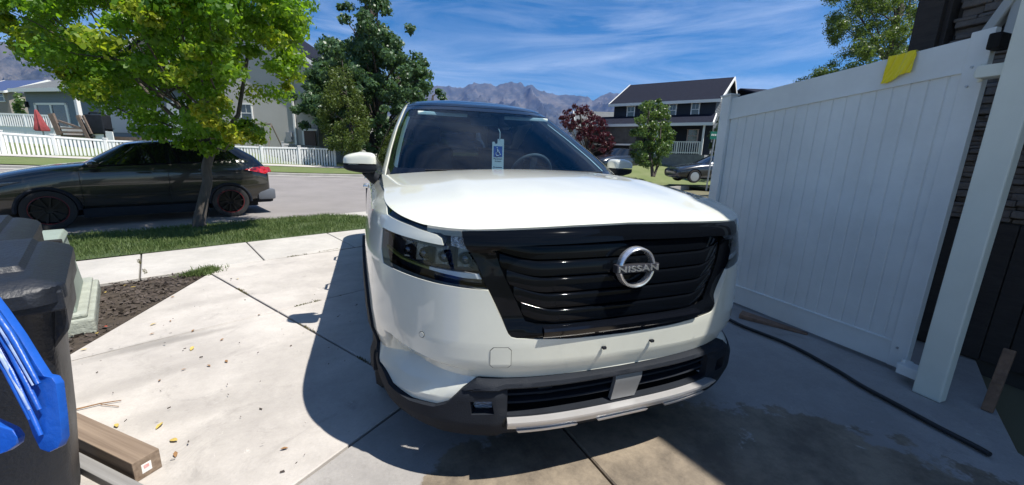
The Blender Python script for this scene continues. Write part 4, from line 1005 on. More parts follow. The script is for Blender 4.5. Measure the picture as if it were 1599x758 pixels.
tm2 = thing('grey_plank', 'thin grey weathered plank lying below the thick brown timber', 'plank', (TC_.x, TC_.y, 0), math.atan2(td.y, td.x))
b = MB(); b.box(-.1, 1.5, -.022, .022, 0, .036); b.build('board', wood_mat('plank_wood', (.26, .255, .25), (.14, .135, .13), 0), tm2, bevel=.003)
# ---- utility box
m_ubox = mat('utility_green', (.25, .30, .255), .55, var=.12, vscale=4, bump=.1)
m_upad = mat('pad_green', (.29, .31, .265), .9, var=.18, vscale=9, bump=.5)
UK = gp(152, 517)
ub = thing('utility_box', 'green metal utility cabinet on a concrete pad in the mulch behind the black bin', 'utility box', (UK.x, UK.y, 0), math.atan2(US.y, US.x))
b = MB(); vs = []
b.prism([(-.98, 0), (0, 0), (0, 1.12), (-.98, 1.12)], -.02, .10); b.prism([(-.95, .03), (-.03, .03), (-.03, 1.09), (-.95, 1.09)], .10, .135); b.build('pad', m_upad, ub, bevel=.02)
def frust(b, x0, x1, y0, y1, z0, z1, i):
    vs = [(x0, y0, z0), (x1, y0, z0), (x1, y1, z0), (x0, y1, z0), (x0+i, y0+i, z1), (x1-i, y0+i, z1), (x1-i, y1-i, z1), (x0+i, y1-i, z1)]
    b.add([Vector(v) for v in vs], [(0, 3, 2, 1), (4, 5, 6, 7), (0, 1, 5, 4), (1, 2, 6, 5), (2, 3, 7, 6), (3, 0, 4, 7)])
b = MB(); frust(b, -.90, -.08, .08, .92, .135, .56, .035); b.build('cabinet', m_ubox, ub, bevel=.008)
b = MB(); frust(b, -.88, -.10, .10, .90, .562, .60, .02); b.box(-.14, -.10, .20, .28, .60, .625); lid_ = b.build('cabinet_lid', m_ubox, ub, bevel=.008)
b = MB(); b.box(-.17, -.085, .14, .22, .595, .63); b.build('hasp', m_dark, ub, bevel=.006)
# ---- black bins and the blue lid
m_bin = mat('bin_plastic', (.009, .012, .019), .5, var=.25, vscale=6, bump=.15, bscale=90, rvar=.12)
m_bluep = mat('blue_plastic', (.010, .085, .42), .38, var=.2, vscale=8, bump=.12, bscale=50)
def wheeled_bin(K, label, H=.90, open_=False, group='black wheeled bins', mt=None):
    t = thing('wheeled_bin', label, 'bin', (K[0], K[1], 0), math.atan2(US.y, US.x), group)
    mt = mt or m_bin
    b = MB(); W0, D0 = .58, .47
    n_ = 8; prof_ = [(0.00, .10), (.06, .085), (.35, .055), (.70, .030), (.78, .02), (.87, .012), (.89, .0)]
    rings = []
    for z, ins in prof_:
        x0, x1, y0, y1 = -W0+ins, -ins, .02+ins*1.2, D0-ins*.4; r = .05
        ring_ = []
        for cx, cy, a0 in ((x1-r, y0+r, -90), (x1-r, y1-r, 0), (x0+r, y1-r, 90), (x0+r, y0+r, 180)):
            for k in range(4): a = R(a0+30*k); ring_.append(Vector((cx+r*math.cos(a), cy+r*math.sin(a), z*H/.90)))
        rings.append(ring_)
    m_ = 16
    for r_ in rings: b.v += [tuple(q) for q in r_]
    for i in range(len(rings)-1):
        for k in range(m_): b.f.append((i*m_+k, i*m_+(k+1) % m_, (i+1)*m_+(k+1) % m_, (i+1)*m_+k))
    b.f.append(tuple(range(m_))[::-1])
    b.build('bin_body', mt, t, smooth=40)
    b = MB(); b.box(-W0-.012, .012, -.005, .02, .83, .889); b.box(-.0, .014, -.005, D0, .83, .889); b.box(-W0-.014, -W0, -.005, D0, .83, .889); b.build('rim', mt, t, bevel=.006)
    b = MB(); b.prism([(-.04, .68), (.002, .74), (.006, .86), (-.02, .885), (-.04, .87)], 0, .34, T(0, D0-.04, 0) @ RX(R(90))); b.build('handle_bracket', mt, t, bevel=.01)
    b = MB(); b.tube([(-W0+.06, D0+.05, .84), (-.06, D0+.05, .84)], .014, 8); b.box(-.07, -.05, D0-.02, D0+.05, .80, .85); b.box(-W0+.05, -W0+.07, D0-.02, D0+.05, .80, .85); b.build('handle', mt, t, smooth=50)
    for x in (-.12, -W0+.12): wh = MB(); wh.lathe([(.10, -.025), (.11, -.015), (.11, .015), (.10, .025), (.001, .025)], T(x, D0-.02, .11) @ RY(R(90)), 24); wh.build('wheel', m_tyre, t, smooth=40)
    b = MB()
    def lidp(u, v):
        x = -W0-.02+(W0+.04)*u; y = -.03+(D0+.06)*v; e = min(u, 1-u)*(W0+.04); f_ = min(v, 1-v)*(D0+.06)
        z = .893+.030*min(1, v*1.2)+.030*min(1, e/.06)**.6*min(1, f_/.05)**.6 + (.014 if .14 < u < .86 and .26 < v < .9 else 0) + (.012 if .25 < u < .75 and .34 < v < .82 else 0)
        if .30 < u < .80 and .10 < v < .17: z -= .020
        rc = .07; dx = max(0, rc-e); dy = max(0, rc-f_)
        if dx > 0 and dy > 0:
            k = math.hypot(dx, dy)
            if k > rc: s_ = rc/k; x += math.copysign(dx*(1-s_), .5-u); y += math.copysign(dy*(1-s_), .5-v)
        return Vector((x, y, z*1.0))
    NXL, NYL = 58, 58
    b.grid(lidp, NXL, NYL)
    k0 = len(b.v); rim_ = [i for i in range(NXL)]+[NXL*(j+1)-1 for j in range(1, NYL)]+[NXL*(NYL-1)+i for i in range(NXL-2, -1, -1)]+[NXL*j for j in range(NYL-2, 0, -1)]
    for i in rim_: x, y, z = b.v[i]; b.v.append((x, y, z-.035))
    for q in range(len(rim_)): b.f.append((rim_[q], k0+q, k0+(q+1) % len(rim_), rim_[(q+1) % len(rim_)]))
    b.build('lid', mt, t, smooth=38)
    return t
KB1 = (-1.765, .160)
wheeled_bin(KB1, 'black wheeled bin with closed lid in front of the green utility box')
k2 = gp(34, 366, .93)
x2, y2 = k2.x-VS.x*.10, k2.y-VS.y*.10
wheeled_bin((x2, y2), 'black wheeled bin partly out of frame behind the nearer black bin')
# blue lid hanging open in front
bt_ = thing('blue_bin', 'ribbed blue plastic bin lid end hanging in front of the nearer black bin', 'bin', (0, 0, 0))
def slab_px(poly, d, th):
    n_ = AF; b = MB(); vs = [at(px, py, d+dd) for px, py, dd in poly]; k = len(vs)
    b.v += [tuple(v) for v in vs]+[tuple(v+AF*th) for v in vs]
    for t in tessellate_polygon([[Vector((px, py, 0)) for px, py, dd in poly]]): b.f.append(t); b.f.append((k+t[0], k+t[2], k+t[1]))
    for i in range(k): b.f.append((i, (i+1) % k, k+(i+1) % k, k+i))
    return b
lid_poly = [(-90, 395, .05), (-30, 445, .03), (0, 484, .02), (28, 524, .01), (56, 570, 0), (68, 588, 0), (80, 590, 0), (87, 600, 0), (93, 650, 0), (96, 686, 0), (90, 700, 0), (76, 707, 0), (62, 702, 0), (50, 678, 0), (34, 632, .01), (14, 590, .015), (-8, 562, .02), (-90, 480, .05)]
o = slab_px(lid_poly, .60, .012).build('panel', m_bluep, bt_, bevel=.003, smooth=40)
for (a_, c_) in (((-30, 455), (60, 600)), ((-30, 472), (62, 640)), ((-30, 492), (64, 680)), ((-30, 515), (48, 655))):
    b = MB(); b.tube([at(a_[0], a_[1], .615), at((a_[0]+c_[0])/2+2, (a_[1]+c_[1])/2-6, .600), at(c_[0], c_[1], .596)], [.0035, .0045, .003], 8); b.build('rib', m_bluep, bt_, smooth=60)
for (a_, c_) in (((-30, 463), (52, 602)), ((-30, 503), (46, 640))):  # pale stripes: grey sheen and scratches put into the colour
    b = MB(); b.tube([at(a_[0], a_[1], .612), at((a_[0]+c_[0])/2, (a_[1]+c_[1])/2-4, .598), at(c_[0], c_[1], .5955)], [.0022, .0026, .0015], 6); b.build('scuffed_rib', bpy.data.materials.get('scuffed_blue') or mat('scuffed_blue', (.45, .50, .58), .6, col2=(.06, .16, .45), vscale=30), bt_, smooth=60)
o = slab_px([(-90, 640, .03), (-20, 655, .02), (0, 664, .01), (18, 672, 0), (26, 684, 0), (24, 696, 0), (10, 706, 0), (-20, 716, 0), (-90, 716, .03)], .62, .012).build('flap', m_bluep, bt_, bevel=.003, smooth=40)
b = MB(); frust(b, -2.06, -1.57, -.84, -.39, .0, .80, -.0); b.build('bin_body', m_bluep, bt_, bevel=.03)
b = MB(); b.box(-2.09, -1.575, -.87, -.36, .80, .835); b.build('rim', m_bluep, bt_, bevel=.01)
# ---- fallen leaves and bits
m_lf = mat('yellow_leaf', (.46, .34, .09), .7, var=.3, vscale=60); m_lf2 = mat('brown_leaf', (.22, .12, .05), .8, var=.3, vscale=60); m_lf3 = mat('red_leaf', (.55, .08, .04), .7, var=.2, vscale=60)
def leafm(mt, name, s):
    b = MB(); pr = [(0, 0), (.25, .16), (.55, .22), (.85, .10), (1, 0), (.85, -.10), (.55, -.22), (.25, -.16)]
    for x, y in pr: b.v.append(((x-.5)*s, y*s, .004+.10*s*abs(y)*2+.06*s*math.sin(x*3)))
    b.v.append((0, 0, .003+.05*s)); 
    for i in range(8): b.f.append((i, (i+1) % 8, 8))
    return b.build(name, mt, smooth=60)
spots = [((240, 508), 0), ((266, 503), 1), ((182, 667), 0), ((250, 667), 0), ((272, 690), 0), ((371, 437), 0), ((131, 548), 0), ((164, 512), 2), ((302, 518), 1), ((238, 523), 1), ((300, 546), 0), ((326, 573), 1), ((165, 458), 0), ((197, 447), 0), ((354, 566), 1), ((444, 703), 1), ((274, 712), 1), ((250, 596), 1), ((287, 579), 1), ((208, 450), 0), ((152, 522), 0), ((270, 465), 1), ((405, 493), 1), ((347, 532), 1)]
LF = ['yellow leaf in the middle of the upper concrete slab', 'brown leaf just right of the yellow leaf on the upper slab', 'yellow leaf lying nearest the sawn end of the thick timber', 'yellow leaf close above the stickered end of the thick timber', 'long yellow leaf lying right of the stickered timber end', 'yellow leaf far up the driveway beside the diagonal joint', 'yellow leaf on the driveway edge right below the mulch bed', 'red leaf in the mulch beside the green utility box', 'brown leaf at the middle of the slab under the cross joint', 'small brown leaf touching the cross joint of the driveway', 'yellow leaf alone in the middle of the big lit slab', "small brown leaf between the lone yellow leaf and the car's shadow", 'yellow leaf in the mulch nearest the green utility box', 'yellow leaf in the mulch close under the sidewalk edge', 'brown leaf halfway between the lone yellow leaf and the shadow', "brown leaf nearest the bottom edge beside the car's shadow", 'brown leaf just below the long yellow leaf by the timber', 'small brown leaf between the twig and the lone yellow leaf', 'brown leaf right of the one beside the twig, on the lit slab', 'second yellow leaf in the mulch under the sidewalk edge', 'yellow leaf at the tip where the bed meets the bin', 'brown leaf at the driveway edge beside the mulch bed', 'brown leaf just below where the two driveway joints cross', 'tiny brown leaf between the joint crossing and the lone yellow leaf']
for i, ((px, py), k) in enumerate(spots):
    o = leafm((m_lf, m_lf2, m_lf3)[k], 'fallen_leaf', (.042, .030, .05)[k]*random.uniform(.8, 1.2)); P_ = gp(px, py)
    o.location = (P_.x, P_.y, .004); o.rotation_euler = (random.uniform(-.2, .2), random.uniform(-.2, .2), random.uniform(0, 6.3))
    tag(o, LF[i], 'leaf', 'fallen leaves on the ground')
b = MB(); t0, t1 = gp(108, 645), gp(190, 628); b.tube([t0+Vector((0, 0, .01)), t0.lerp(t1, .5)+Vector((.01, .01, .012)), t1+Vector((0, 0, .01))], [.004, .003, .002], 6); b.tube([t0.lerp(t1, .6)+Vector((0, 0, .01)), gp(186, 637)+Vector((0, 0, .008))], .0018, 5); tag(b.build('twig', m_lf2), 'thin dry twig on the concrete above the brown timber', 'twig')
# ================================================================ other vehicles
def loft_car(name, label, cat, stations, loc, rz, cols, wheels, wr, group=None, detail=True, accent=None):
    """stations: x, zbot, wb, wm, zm, ws, zs, wbelt, zbelt, wroof, zroof, zcrown (front to rear, +x is the nose)"""
    t = thing(name, label, cat, loc, rz, group)
    vs = []; fs = []; mats = []
    n = 15
    for s in stations:
        x, zb, wb, wm, zm, ws, zs, wl, zl, wr_, zr, zc = s
        half = [(0, zb), (wb, zb), (wm, zm), (ws, zs), (wl, zl), (wr_, zr), (wr_*.5, (zr+2*zc)/3), (0, zc)]
        ring_ = half + [(-a, c) for a, c in half[1:-1][::-1]]
        for y, z in ring_: vs.append((x, y, z))
    m_ = 14
    for i in range(len(stations)-1):
        glass = stations[i][10]-stations[i][8] > .12 or stations[i+1][10]-stations[i+1][8] > .12
        shield = (stations[i][10]-stations[i][8] > .12) != (stations[i+1][10]-stations[i+1][8] > .12)
        for k in range(m_):
            fs.append((i*m_+k, i*m_+(k+1) % m_, (i+1)*m_+(k+1) % m_, (i+1)*m_+k))
            kk = k if k < 7 else 13-k
            g_ = 0
            if glass and kk == 4: g_ = 1
            if shield and kk in (5, 6): g_ = 1
            mats.append(g_)
    fs.append(tuple(range(m_))[::-1]); mats.append(0); fs.append(tuple((len(stations)-1)*m_+k for k in range(m_))); mats.append(0)
    me = bpy.data.meshes.new('cage'); me.from_pydata(vs, [], fs); me.update()
    for p_, g_ in zip(me.polygons, mats): p_.material_index = g_
    me.materials.append(cols[0]); me.materials.append(cols[1])
    o = bpy.data.objects.new('cage', me); sc.collection.objects.link(o)
    # tighten the glass borders
    cr = me.attributes.new('crease_edge', 'FLOAT', 'EDGE'); pe = {}
    for p_ in me.polygons:
        for e in p_.edge_keys: pe.setdefault(tuple(sorted(e)), []).append(p_.material_index)
    for e in me.edges:
        q = pe.get(tuple(sorted(e.vertices)), [])
        if len(set(q)) > 1: cr.data[e.index].value = .75
    sb = o.modifiers.new('s', 'SUBSURF'); sb.levels = 3 if detail else 2; sb.render_levels = sb.levels
    cutters = []
    for x in wheels:
        cb = MB(); cb.lathe([(.0001, -1.2), (wr+.05, -1.2), (wr+.05, 1.2), (.0001, 1.2)], T(x, 0, wr) @ RX(R(90)), 28); c_ = cb.build('cut', cols[0]); cutters.append(c_)
        bo = o.modifiers.new('b', 'BOOLEAN'); bo.object = c_; bo.operation = 'DIFFERENCE'; bo.solver = 'EXACT'
    dg = bpy.context.evaluated_depsgraph_get(); dg.update(); ev = bpy.data.meshes.new_from_object(o.evaluated_get(dg))
    bm = bmesh.new(); bm.from_mesh(ev)
    for c_ in cutters: bpy.data.objects.remove(c_)
    bpy.data.objects.remove(o)
    for idx, nm in ((0, 'body'), (1, 'windows')):
        b2 = bm.copy(); bmesh.ops.delete(b2, geom=[f for f in b2.faces if (f.material_index == 1) != (idx == 1)], context='FACES')
        m2 = bpy.data.meshes.new(nm); b2.to_mesh(m2); b2.free(); m2.materials.clear(); m2.materials.append(cols[idx])
        for p_ in m2.polygons: p_.material_index = 0
        m2.shade_smooth(); m2.set_sharp_from_angle(angle=R(50)); link(nm, m2, None, t)
    bm.free()
    wy = max(s[3] for s in stations)-.10
    for x in wheels:
        for sg in (-1, 1):
            Mw = RZ(R(90))
            # local helper: wheel axis along y
            def mk(prof_, nm, mt_, par, n=40): b_ = MB(); b_.lathe(prof_, T(x, sg*wy, wr) @ RX(R(-90)*sg), n); return b_.build(nm, mt_, par, smooth=40)
            ty = mk([(wr*.68, -.10), (wr*.8, -.11), (wr*.97, -.10), (wr, -.07), (wr, .07), (wr*.97, .10), (wr*.8, .11), (wr*.70, .095), (wr*.66, .05)], 'wheel', m_tyre, t)
            if detail:
                rb2 = MB(); Mx = T(x, sg*wy, wr) @ RX(R(-90)*sg); rb2.lathe([(wr*.71, .09), (wr*.66, .095), (wr*.62, .03), (.001, .02)], Mx, 40)
                for k in range(10):
                    a = 2*math.pi*k/10; rb2.bar(Mx @ Vector((.05*math.cos(a), .05*math.sin(a), .08)), Mx @ Vector((wr*.66*math.cos(a+.1), wr*.66*math.sin(a+.1), .085)), .026, .03, up=Vector((0, 1, 0)))
                rb2.build('rim', cols[2], ty, smooth=30)
                if accent: mk([(wr*.715, .096), (wr*.708, .102), (wr*.69, .102), (wr*.685, .095)], 'rim_stripe', accent, ty)
            else: mk([(wr*.70, .096), (wr*.2, .10), (.001, .10)], 'rim', cols[2], ty, 20)
            if detail:
                b_ = MB(); pts = [Vector((x+(wr+.035)*math.cos(a), sg*(wy+.085), wr+(wr+.035)*math.sin(a))) for a in [math.pi*k/16-.05+.1*(k/16) for k in range(17)]]
                b_.tube(pts, .032, 6); b_.build('arch_moulding', m_trim, t, smooth=50)
    b = MB(); b.box(stations[-1][0]+.3, stations[0][0]-.3, -wy+.12, wy-.12, .20, .5); b.build('underbody', m_dark, t)
    return t
m_olive = paint('dark_grey_green_paint', (.034, .033, .028), .22, .35)
m_darkglass = mat('dark_car_glass', (.004, .005, .006), .03, spec=.8)
m_blackrim = mat('black_rim', (.012, .012, .013), .3, .4)
m_redst = mat('red_stripe', (.16, .008, .014), .4)
m_red = mat('tail_lamp_red', (.42, .012, .015), .12, coat=1, var=.4, vscale=30)
chr_st = [
 (2.16, .30, .50, .62, .45, .62, .62, .42, .70, .32, .73, .74),
 (2.10, .22, .66, .80, .45, .79, .72, .64, .82, .52, .85, .86),
 (1.85, .20, .78, .89, .48, .88, .85, .74, .92, .58, .96, .975),
 (1.35, .20, .82, .91, .55, .91, .96, .78, 1.04, .62, 1.07, 1.09),
 (.98, .20, .82, .885, .55, .895, .99, .79, 1.08, .66, 1.11, 1.13),
 (.82, .20, .82, .88, .55, .89, 1.0, .79, 1.10, .68, 1.13, 1.15),
 (.22, .20, .82, .87, .55, .88, 1.02, .80, 1.12, .61, 1.50, 1.54),
 (-.15, .20, .82, .87, .55, .88, 1.03, .80, 1.14, .59, 1.58, 1.62),
 (-.80, .20, .82, .875, .55, .895, 1.04, .80, 1.17, .58, 1.60, 1.645),
 (-1.25, .20, .82, .905, .58, .915, 1.06, .79, 1.23, .56, 1.555, 1.60),
 (-1.62, .22, .80, .905, .60, .915, 1.06, .77, 1.27, .54, 1.49, 1.53),
 (-1.90, .26, .76, .89, .60, .90, 1.06, .76, 1.22, .60, 1.32, 1.35),
 (-2.06, .30, .72, .87, .58, .86, 1.03, .72, 1.12, .60, 1.15, 1.17),
 (-2.17, .34, .62, .80, .55, .76, .86, .58, .95, .48, .97, .98)]
wheelP = gp(375, 338, -.262); carO = wheelP-Vector((US.x, US.y, 0))*1.45 + Vector((VS.x, VS.y, 0))*.90
ang = math.atan2(-US.y, -US.x)
c1 = loft_car('parked_crossover', 'dark grey-green coupe crossover parked at the kerb behind the street tree', 'car', chr_st, (carO.x, carO.y, -.262), ang, (m_olive, m_darkglass, m_blackrim), (1.32, -1.32), .345, accent=m_redst)
def cpart(nm, mt_, fn, smooth=40, par=None, bevel=0): b_ = MB(); fn(b_); return b_.build(nm, mt_, par or c1, smooth=smooth, bevel=bevel)
for sg in (-1, 1):
    def tl(b_):
        vs = [(-1.62, sg*.875, 1.03), (-1.95, sg*.855, 1.10), (-2.14, sg*.79, 1.08), (-2.18, sg*.77, .98), (-2.03, sg*.875, .93), (-1.85, sg*.90, .98)]
        n_ = len(vs); b_.v += [Vector((x, y+sg*.03, z)) for x, y, z in vs]+[Vector((x, y-sg*.10, z)) for x, y, z in vs]
        b_.f.append(tuple(range(n_))); b_.f.append(tuple(range(n_, 2*n_))[::-1])
        for i in range(n_): j = (i+1) % n_; b_.f.append((i, j, n_+j, n_+i))
    cpart('tail_light', m_red, tl, bevel=.012)
    cpart('sill_cladding', m_trim, lambda b_: b_.box(-.92, .92, sg*.82-.05, sg*.82+.05, .17, .34), bevel=.02)
    cpart('headlight', m_lens if False else mat('lamp_cover_%d' % (sg+2), (.12, .13, .15), .08, coat=1, var=.5, vscale=20), lambda b_: b_.prism([(2.12, .68), (1.75, .79), (1.55, .845), (1.75, .84), (2.08, .76)], 0, .05, T(0, sg*.83, 0) @ RX(R(90)) @ T(0, 0, -.06 if sg > 0 else .0)), bevel=.01)
    cpart('wing_mirror', m_olive, lambda b_: b_.lathe([(.001, -.10), (.07, -.08), (.085, 0), (.07, .08), (.001, .10)], T(.68, sg*.98, 1.14) @ RX(R(90)) @ Matrix.Diagonal((1.0, .8, 1, 1)), 16), smooth=60)
    cpart('door_handle', m_olive, lambda b_: b_.tube([(-.10, sg*.885, .98), (-.08, sg*.905, .98), (.10, sg*.905, .985), (.12, sg*.885, .985)], .013, 6))
    cpart('belt_trim', m_gloss, lambda b_: b_.tube([(.82, sg*.80, 1.105), (.2, sg*.812, 1.13), (-.8, sg*.812, 1.175), (-1.3, sg*.80, 1.235)], .012, 6))
    for x in (-.38,): cpart('window_pillar', m_gloss, lambda b_: b_.bar((x, sg*.80, 1.15), (x+.02, sg*.585, 1.56), .06, .03), bevel=.004)
cpart('rear_bumper', m_trim, lambda b_: b_.box(-2.20, -1.80, -.70, .70, .26, .48), bevel=.06)
cpart('rear_bumper_corner', mat('grey_bumper', (.10, .11, .13), .45), lambda b_: [b_.box(-2.22, -1.86, s_*.72-.12, s_*.72+.12, .34, .58) for s_ in (1,)], bevel=.05)
cpart('roof_spoiler', m_gloss, lambda b_: b_.prism([(-1.45, -.5), (-1.85, -.46), (-1.85, .46), (-1.45, .5)], 0, .03, T(0, 0, 1.53) @ RY(R(-8)) ), bevel=.01)
for xd in (.88, -.34): cpart('door_seam', m_gap, lambda b_: b_.bar((xd, .886, .36), (xd, .892, 1.0), .006, .012))
# dark sedan on the far right of the street
sed_st = [
 (2.36, .28, .55, .66, .45, .62, .58, .45, .63, .35, .65, .66),
 (2.25, .20, .72, .82, .45, .80, .64, .66, .70, .5, .72, .73),
 (1.7, .18, .80, .90, .48, .89, .76, .76, .84, .6, .86, .88),
 (1.1, .18, .82, .90, .5, .90, .84, .78, .93, .66, .95, .97),
 (.85, .18, .82, .90, .5, .90, .86, .78, .95, .66, .98, 1.0),
 (.1, .18, .82, .90, .5, .90, .88, .78, .97, .58, 1.36, 1.40),
 (-.8, .18, .82, .90, .5, .90, .90, .78, .99, .58, 1.38, 1.43),
 (-1.35, .18, .82, .90, .5, .90, .92, .76, 1.0, .56, 1.22, 1.26),
 (-1.75, .18, .80, .89, .5, .89, .92, .74, .98, .60, 1.01, 1.03),
 (-2.25, .22, .74, .84, .5, .82, .88, .70, .94, .55, .97, .98),
 (-2.38, .32, .6, .74, .5, .7, .74, .5, .84, .45, .86, .87)]
m_navyp = paint('dark_blue_paint', (.020, .026, .036), .25, .2)
sp1 = at(1083, 286, 20.5); spz = gz(sp1.x, sp1.y)
d_s = Vector((US.x, US.y)); sedO = Vector((sp1.x, sp1.y, 0))
Z0 = sp1.z
# its near front wheel stands at the picked point; nose to the left
ang2 = math.atan2(-AR.y, -AR.x)+R(6)
fx_ = Vector((math.cos(ang2), math.sin(ang2), 0)); ly_ = Vector((-fx_.y, fx_.x, 0))
so_ = Vector((sp1.x, sp1.y, 0))-fx_*1.42-ly_*.85
c2 = loft_car('parked_sedan', 'dark blue sedan parked at the far kerb beside the green street sign', 'car', sed_st, (so_.x, so_.y, Z0), ang2, (m_navyp, m_darkglass, mat('grey_rim', (.45, .46, .48), .3, .8)), (1.42, -1.38), .33, detail=False)
c3 = None
P3 = at(962, 268, 29.0)
c3 = loft_car('driveway_suv', 'dark vehicle standing in front of the garage of the navy house', 'car', [(a, b_, c, d, e, f, g*1.12, h, i*1.18, j, k*1.18, l*1.18) for a, b_, c, d, e, f, g, h, i, j, k, l in sed_st], (P3.x, P3.y, P3.z), ang2+R(28), (m_navyp, m_darkglass, bpy.data.materials['grey_rim']), (1.42, -1.38), .36, detail=False)

# ================================================================ fences, houses, far things
def picket_fence(name, label, pts, zt, nseg, closeness=.14, wd=.085, post=.13, mt=None, group=None, rails=(.12, .88), th=.03, cap=True):
    """pts: list of (x, y, zbase, height)"""
    t = thing(name, label, 'fence', (pts[0][0], pts[0][1], 0), 0, group); O = Vector((pts[0][0], pts[0][1], 0)); mt = mt or m_vfar
    for i in range(len(pts)-1):
        a = Vector(pts[i][:3])-O; c = Vector(pts[i+1][:3])-O; ha, hc = pts[i][3], pts[i+1][3]
        d = Vector((c.x-a.x, c.y-a.y, 0)); L_ = d.length; d.normalize(); n_ = Vector((-d.y, d.x, 0))
        b = MB(); k_ = int(L_/closeness)
        for k in range(1, k_):
            q = k/k_; P_ = a.lerp(c, q); h = ha+(hc-ha)*q; M_ = Matrix.Translation(P_) @ RZ(math.atan2(d.y, d.x)); b.box(-wd/2, wd/2, -th/2, th/2, .06, h*.93, M_)
        b.build('picket_panel', mt, t)
        b = MB()
        for f_ in rails[:1]: b.bar(a+Vector((0, 0, ha*f_)), c+Vector((0, 0, hc*f_)), .05, .10)
        b.build('rail', mt, t, bevel=.006, seg=1); b = MB(); b.bar(a+Vector((0, 0, ha*.95)), c+Vector((0, 0, hc*.95)), .07, .09); b.build('cap_rail', mt, t, bevel=.006, seg=1)
    for x, y, z, h in pts:
        b = MB(); p_ = Vector((x, y, z))-O; b.box(p_.x-post/2, p_.x+post/2, p_.y-post/2, p_.y+post/2, z-.3, z+h*1.03)
        if cap: b.box(p_.x-post/2-.02, p_.x+post/2+.02, p_.y-post/2-.02, p_.y+post/2+.02, z+h*1.03, z+h*1.03+.04)
        b.build('fence_post', mt, t, bevel=.008, seg=1)
    return t
def fpt(px, pyb, pyt, d):
    P_ = at(px, pyb, d); return (P_.x, P_.y, P_.z, hz(P_, pyt)-P_.z)
fp = [(-60, 249, 203, 18.2), (10, 251, 206, 18.9), (92, 254, 212, 20.0), (172, 257, 218, 21.0), (260, 259, 222, 22.0), (340, 261, 226, 22.8), (412, 263, 229, 23.4), (470, 264, 230, 23.9), (524, 265, 232, 24.4)]
picket_fence('picket_fence', 'white vinyl picket fence along the far sidewalk', [fpt(*q) for q in fp], 0, 8)
# second run going back from the corner
e1 = fpt(*fp[-1]); fb = [e1, (e1[0]+.3, e1[1]+4.2, e1[2]+.1, e1[3]), (e1[0]-3.4, e1[1]+6.4, e1[2]+.2, e1[3]*1.0)]
picket_fence('side_fence', 'grey-white fence run going back towards the beige house behind the picket fence', [(e1[0]-3.2, e1[1]+2.6, e1[2]+.25, 1.25), (e1[0]+.1, e1[1]+6.5, e1[2]+.1, 1.2)], 0, 2, mt=mat('grey_vinyl', (.45, .46, .48), .6))

m_pane = mat('window_pane', (.03, .045, .06), .06, spec=.9)
m_wtrim = mat('white_trim', (.74, .74, .72), .6)
m_shingle = mat('dark_shingles', (.018, .021, .034), 1.0, spec=.1, col2=(.012, .014, .024), vscale=6, bump=.7, bscale=50)
m_shingle2 = mat('grey_shingles', (.11, .12, .125), .9, var=.15, vscale=2, bump=.5, bscale=50)
m_navy = mat('navy_siding', (.014, .020, .032), .75, var=.08, vscale=1)
m_stucco = mat('beige_stucco', (.40, .39, .365), .95, var=.05, vscale=.6, bump=.35, bscale=60)
m_blueg = mat('blue_grey_siding', (.16, .20, .245), .8, var=.06, vscale=1)
def frame_of(O, X):                                       # local frame: x along the front, y back, z up
    X = Vector((X[0], X[1], 0)).normalized(); Y = Vector((-X.y, X.x, 0))
    M_ = Matrix((X, Y, Vector((0, 0, 1)))).transposed().to_4x4(); return M_
def window_at(parent, x, y, z, w_, h, mt_trim=None, axis='x', mull=True, head=.09):
    """window on a wall facing -y (axis x) or +/-x; x,z = lower left"""
    mt_ = mt_trim or m_wtrim
    f_ = MB()
    if axis == 'x':
        for a, c, e, g_ in ((x-.08, x, z-.06, z+h+.02), (x+w_, x+w_+.08, z-.06, z+h+.02)): f_.box(a, c, y-.05, y+.02, e, g_)
        f_.box(x-.12, x+w_+.12, y-.06, y+.02, z+h, z+h+head); f_.box(x-.12, x+w_+.12, y-.07, y+.02, z-.10, z)
        if mull: f_.box(x, x+w_, y-.03, y+.01, z+h*.5-.025, z+h*.5+.025); f_.box(x+w_*.5-.012, x+w_*.5+.012, y-.025, y+.0, z+h*.5, z+h)
    w__ = f_.build('window', mt_, parent)
    p_ = MB(); p_.box(x, x+w_, y-.015, y-.004, z, z+h); p_.build('pane', m_pane, w__)
    return w__
def siding(b, x0, x1, y, z0, z1, st=.16, d=.02):          # lapped boards on a wall facing -y
    k = int((z1-z0)/st)
    for i in range(k):
        z = z0+i*st; b.add([Vector((x0, y-d, z)), Vector((x1, y-d, z)), Vector((x1, y-.004, z+st)), Vector((x0, y-.004, z+st)), Vector((x0, y, z)), Vector((x1, y, z))], [(0, 1, 2, 3), (0, 4, 5, 1)])
# ---- navy two-storey house
AO = at(960, 162, 33); BO = at(1119, 155, 28.6); AO.z = BO.z = 0
Lh = (BO-AO).length; zb_ = .85
Mh = frame_of(AO, BO-AO)
nh = thing('navy_house', 'two-storey navy blue house with white window trim and a porch railing', 'house', (AO.x, AO.y, 0)); nh.matrix_world = Matrix.Translation((AO.x, AO.y, 0)) @ Mh
ze = hz(BO, 156); zr_ = ze+2.0; Dp = 8.2
b = MB(); b.prism([(0, zb_-1.2), (Lh, zb_-1.2), (Lh, ze), (0, ze)], 0, 0.01, T(0, 0, 0) @ RX(R(90)))
b = MB(); b.box(0, Lh, 0, Dp, zb_-1.5, ze); siding(b, 0, Lh, 0, zb_+2.5, ze, .18); b.build('wall', m_navy, nh)
b = MB(); b.add([Vector((Lh+.001, 0, ze)), Vector((Lh+.001, Dp, ze)), Vector((Lh+.001, Dp/2, zr_)), Vector((0, 0, ze)), Vector((0, Dp, ze)), Vector((0, Dp/2, zr_))], [(0, 1, 2), (3, 5, 4)])
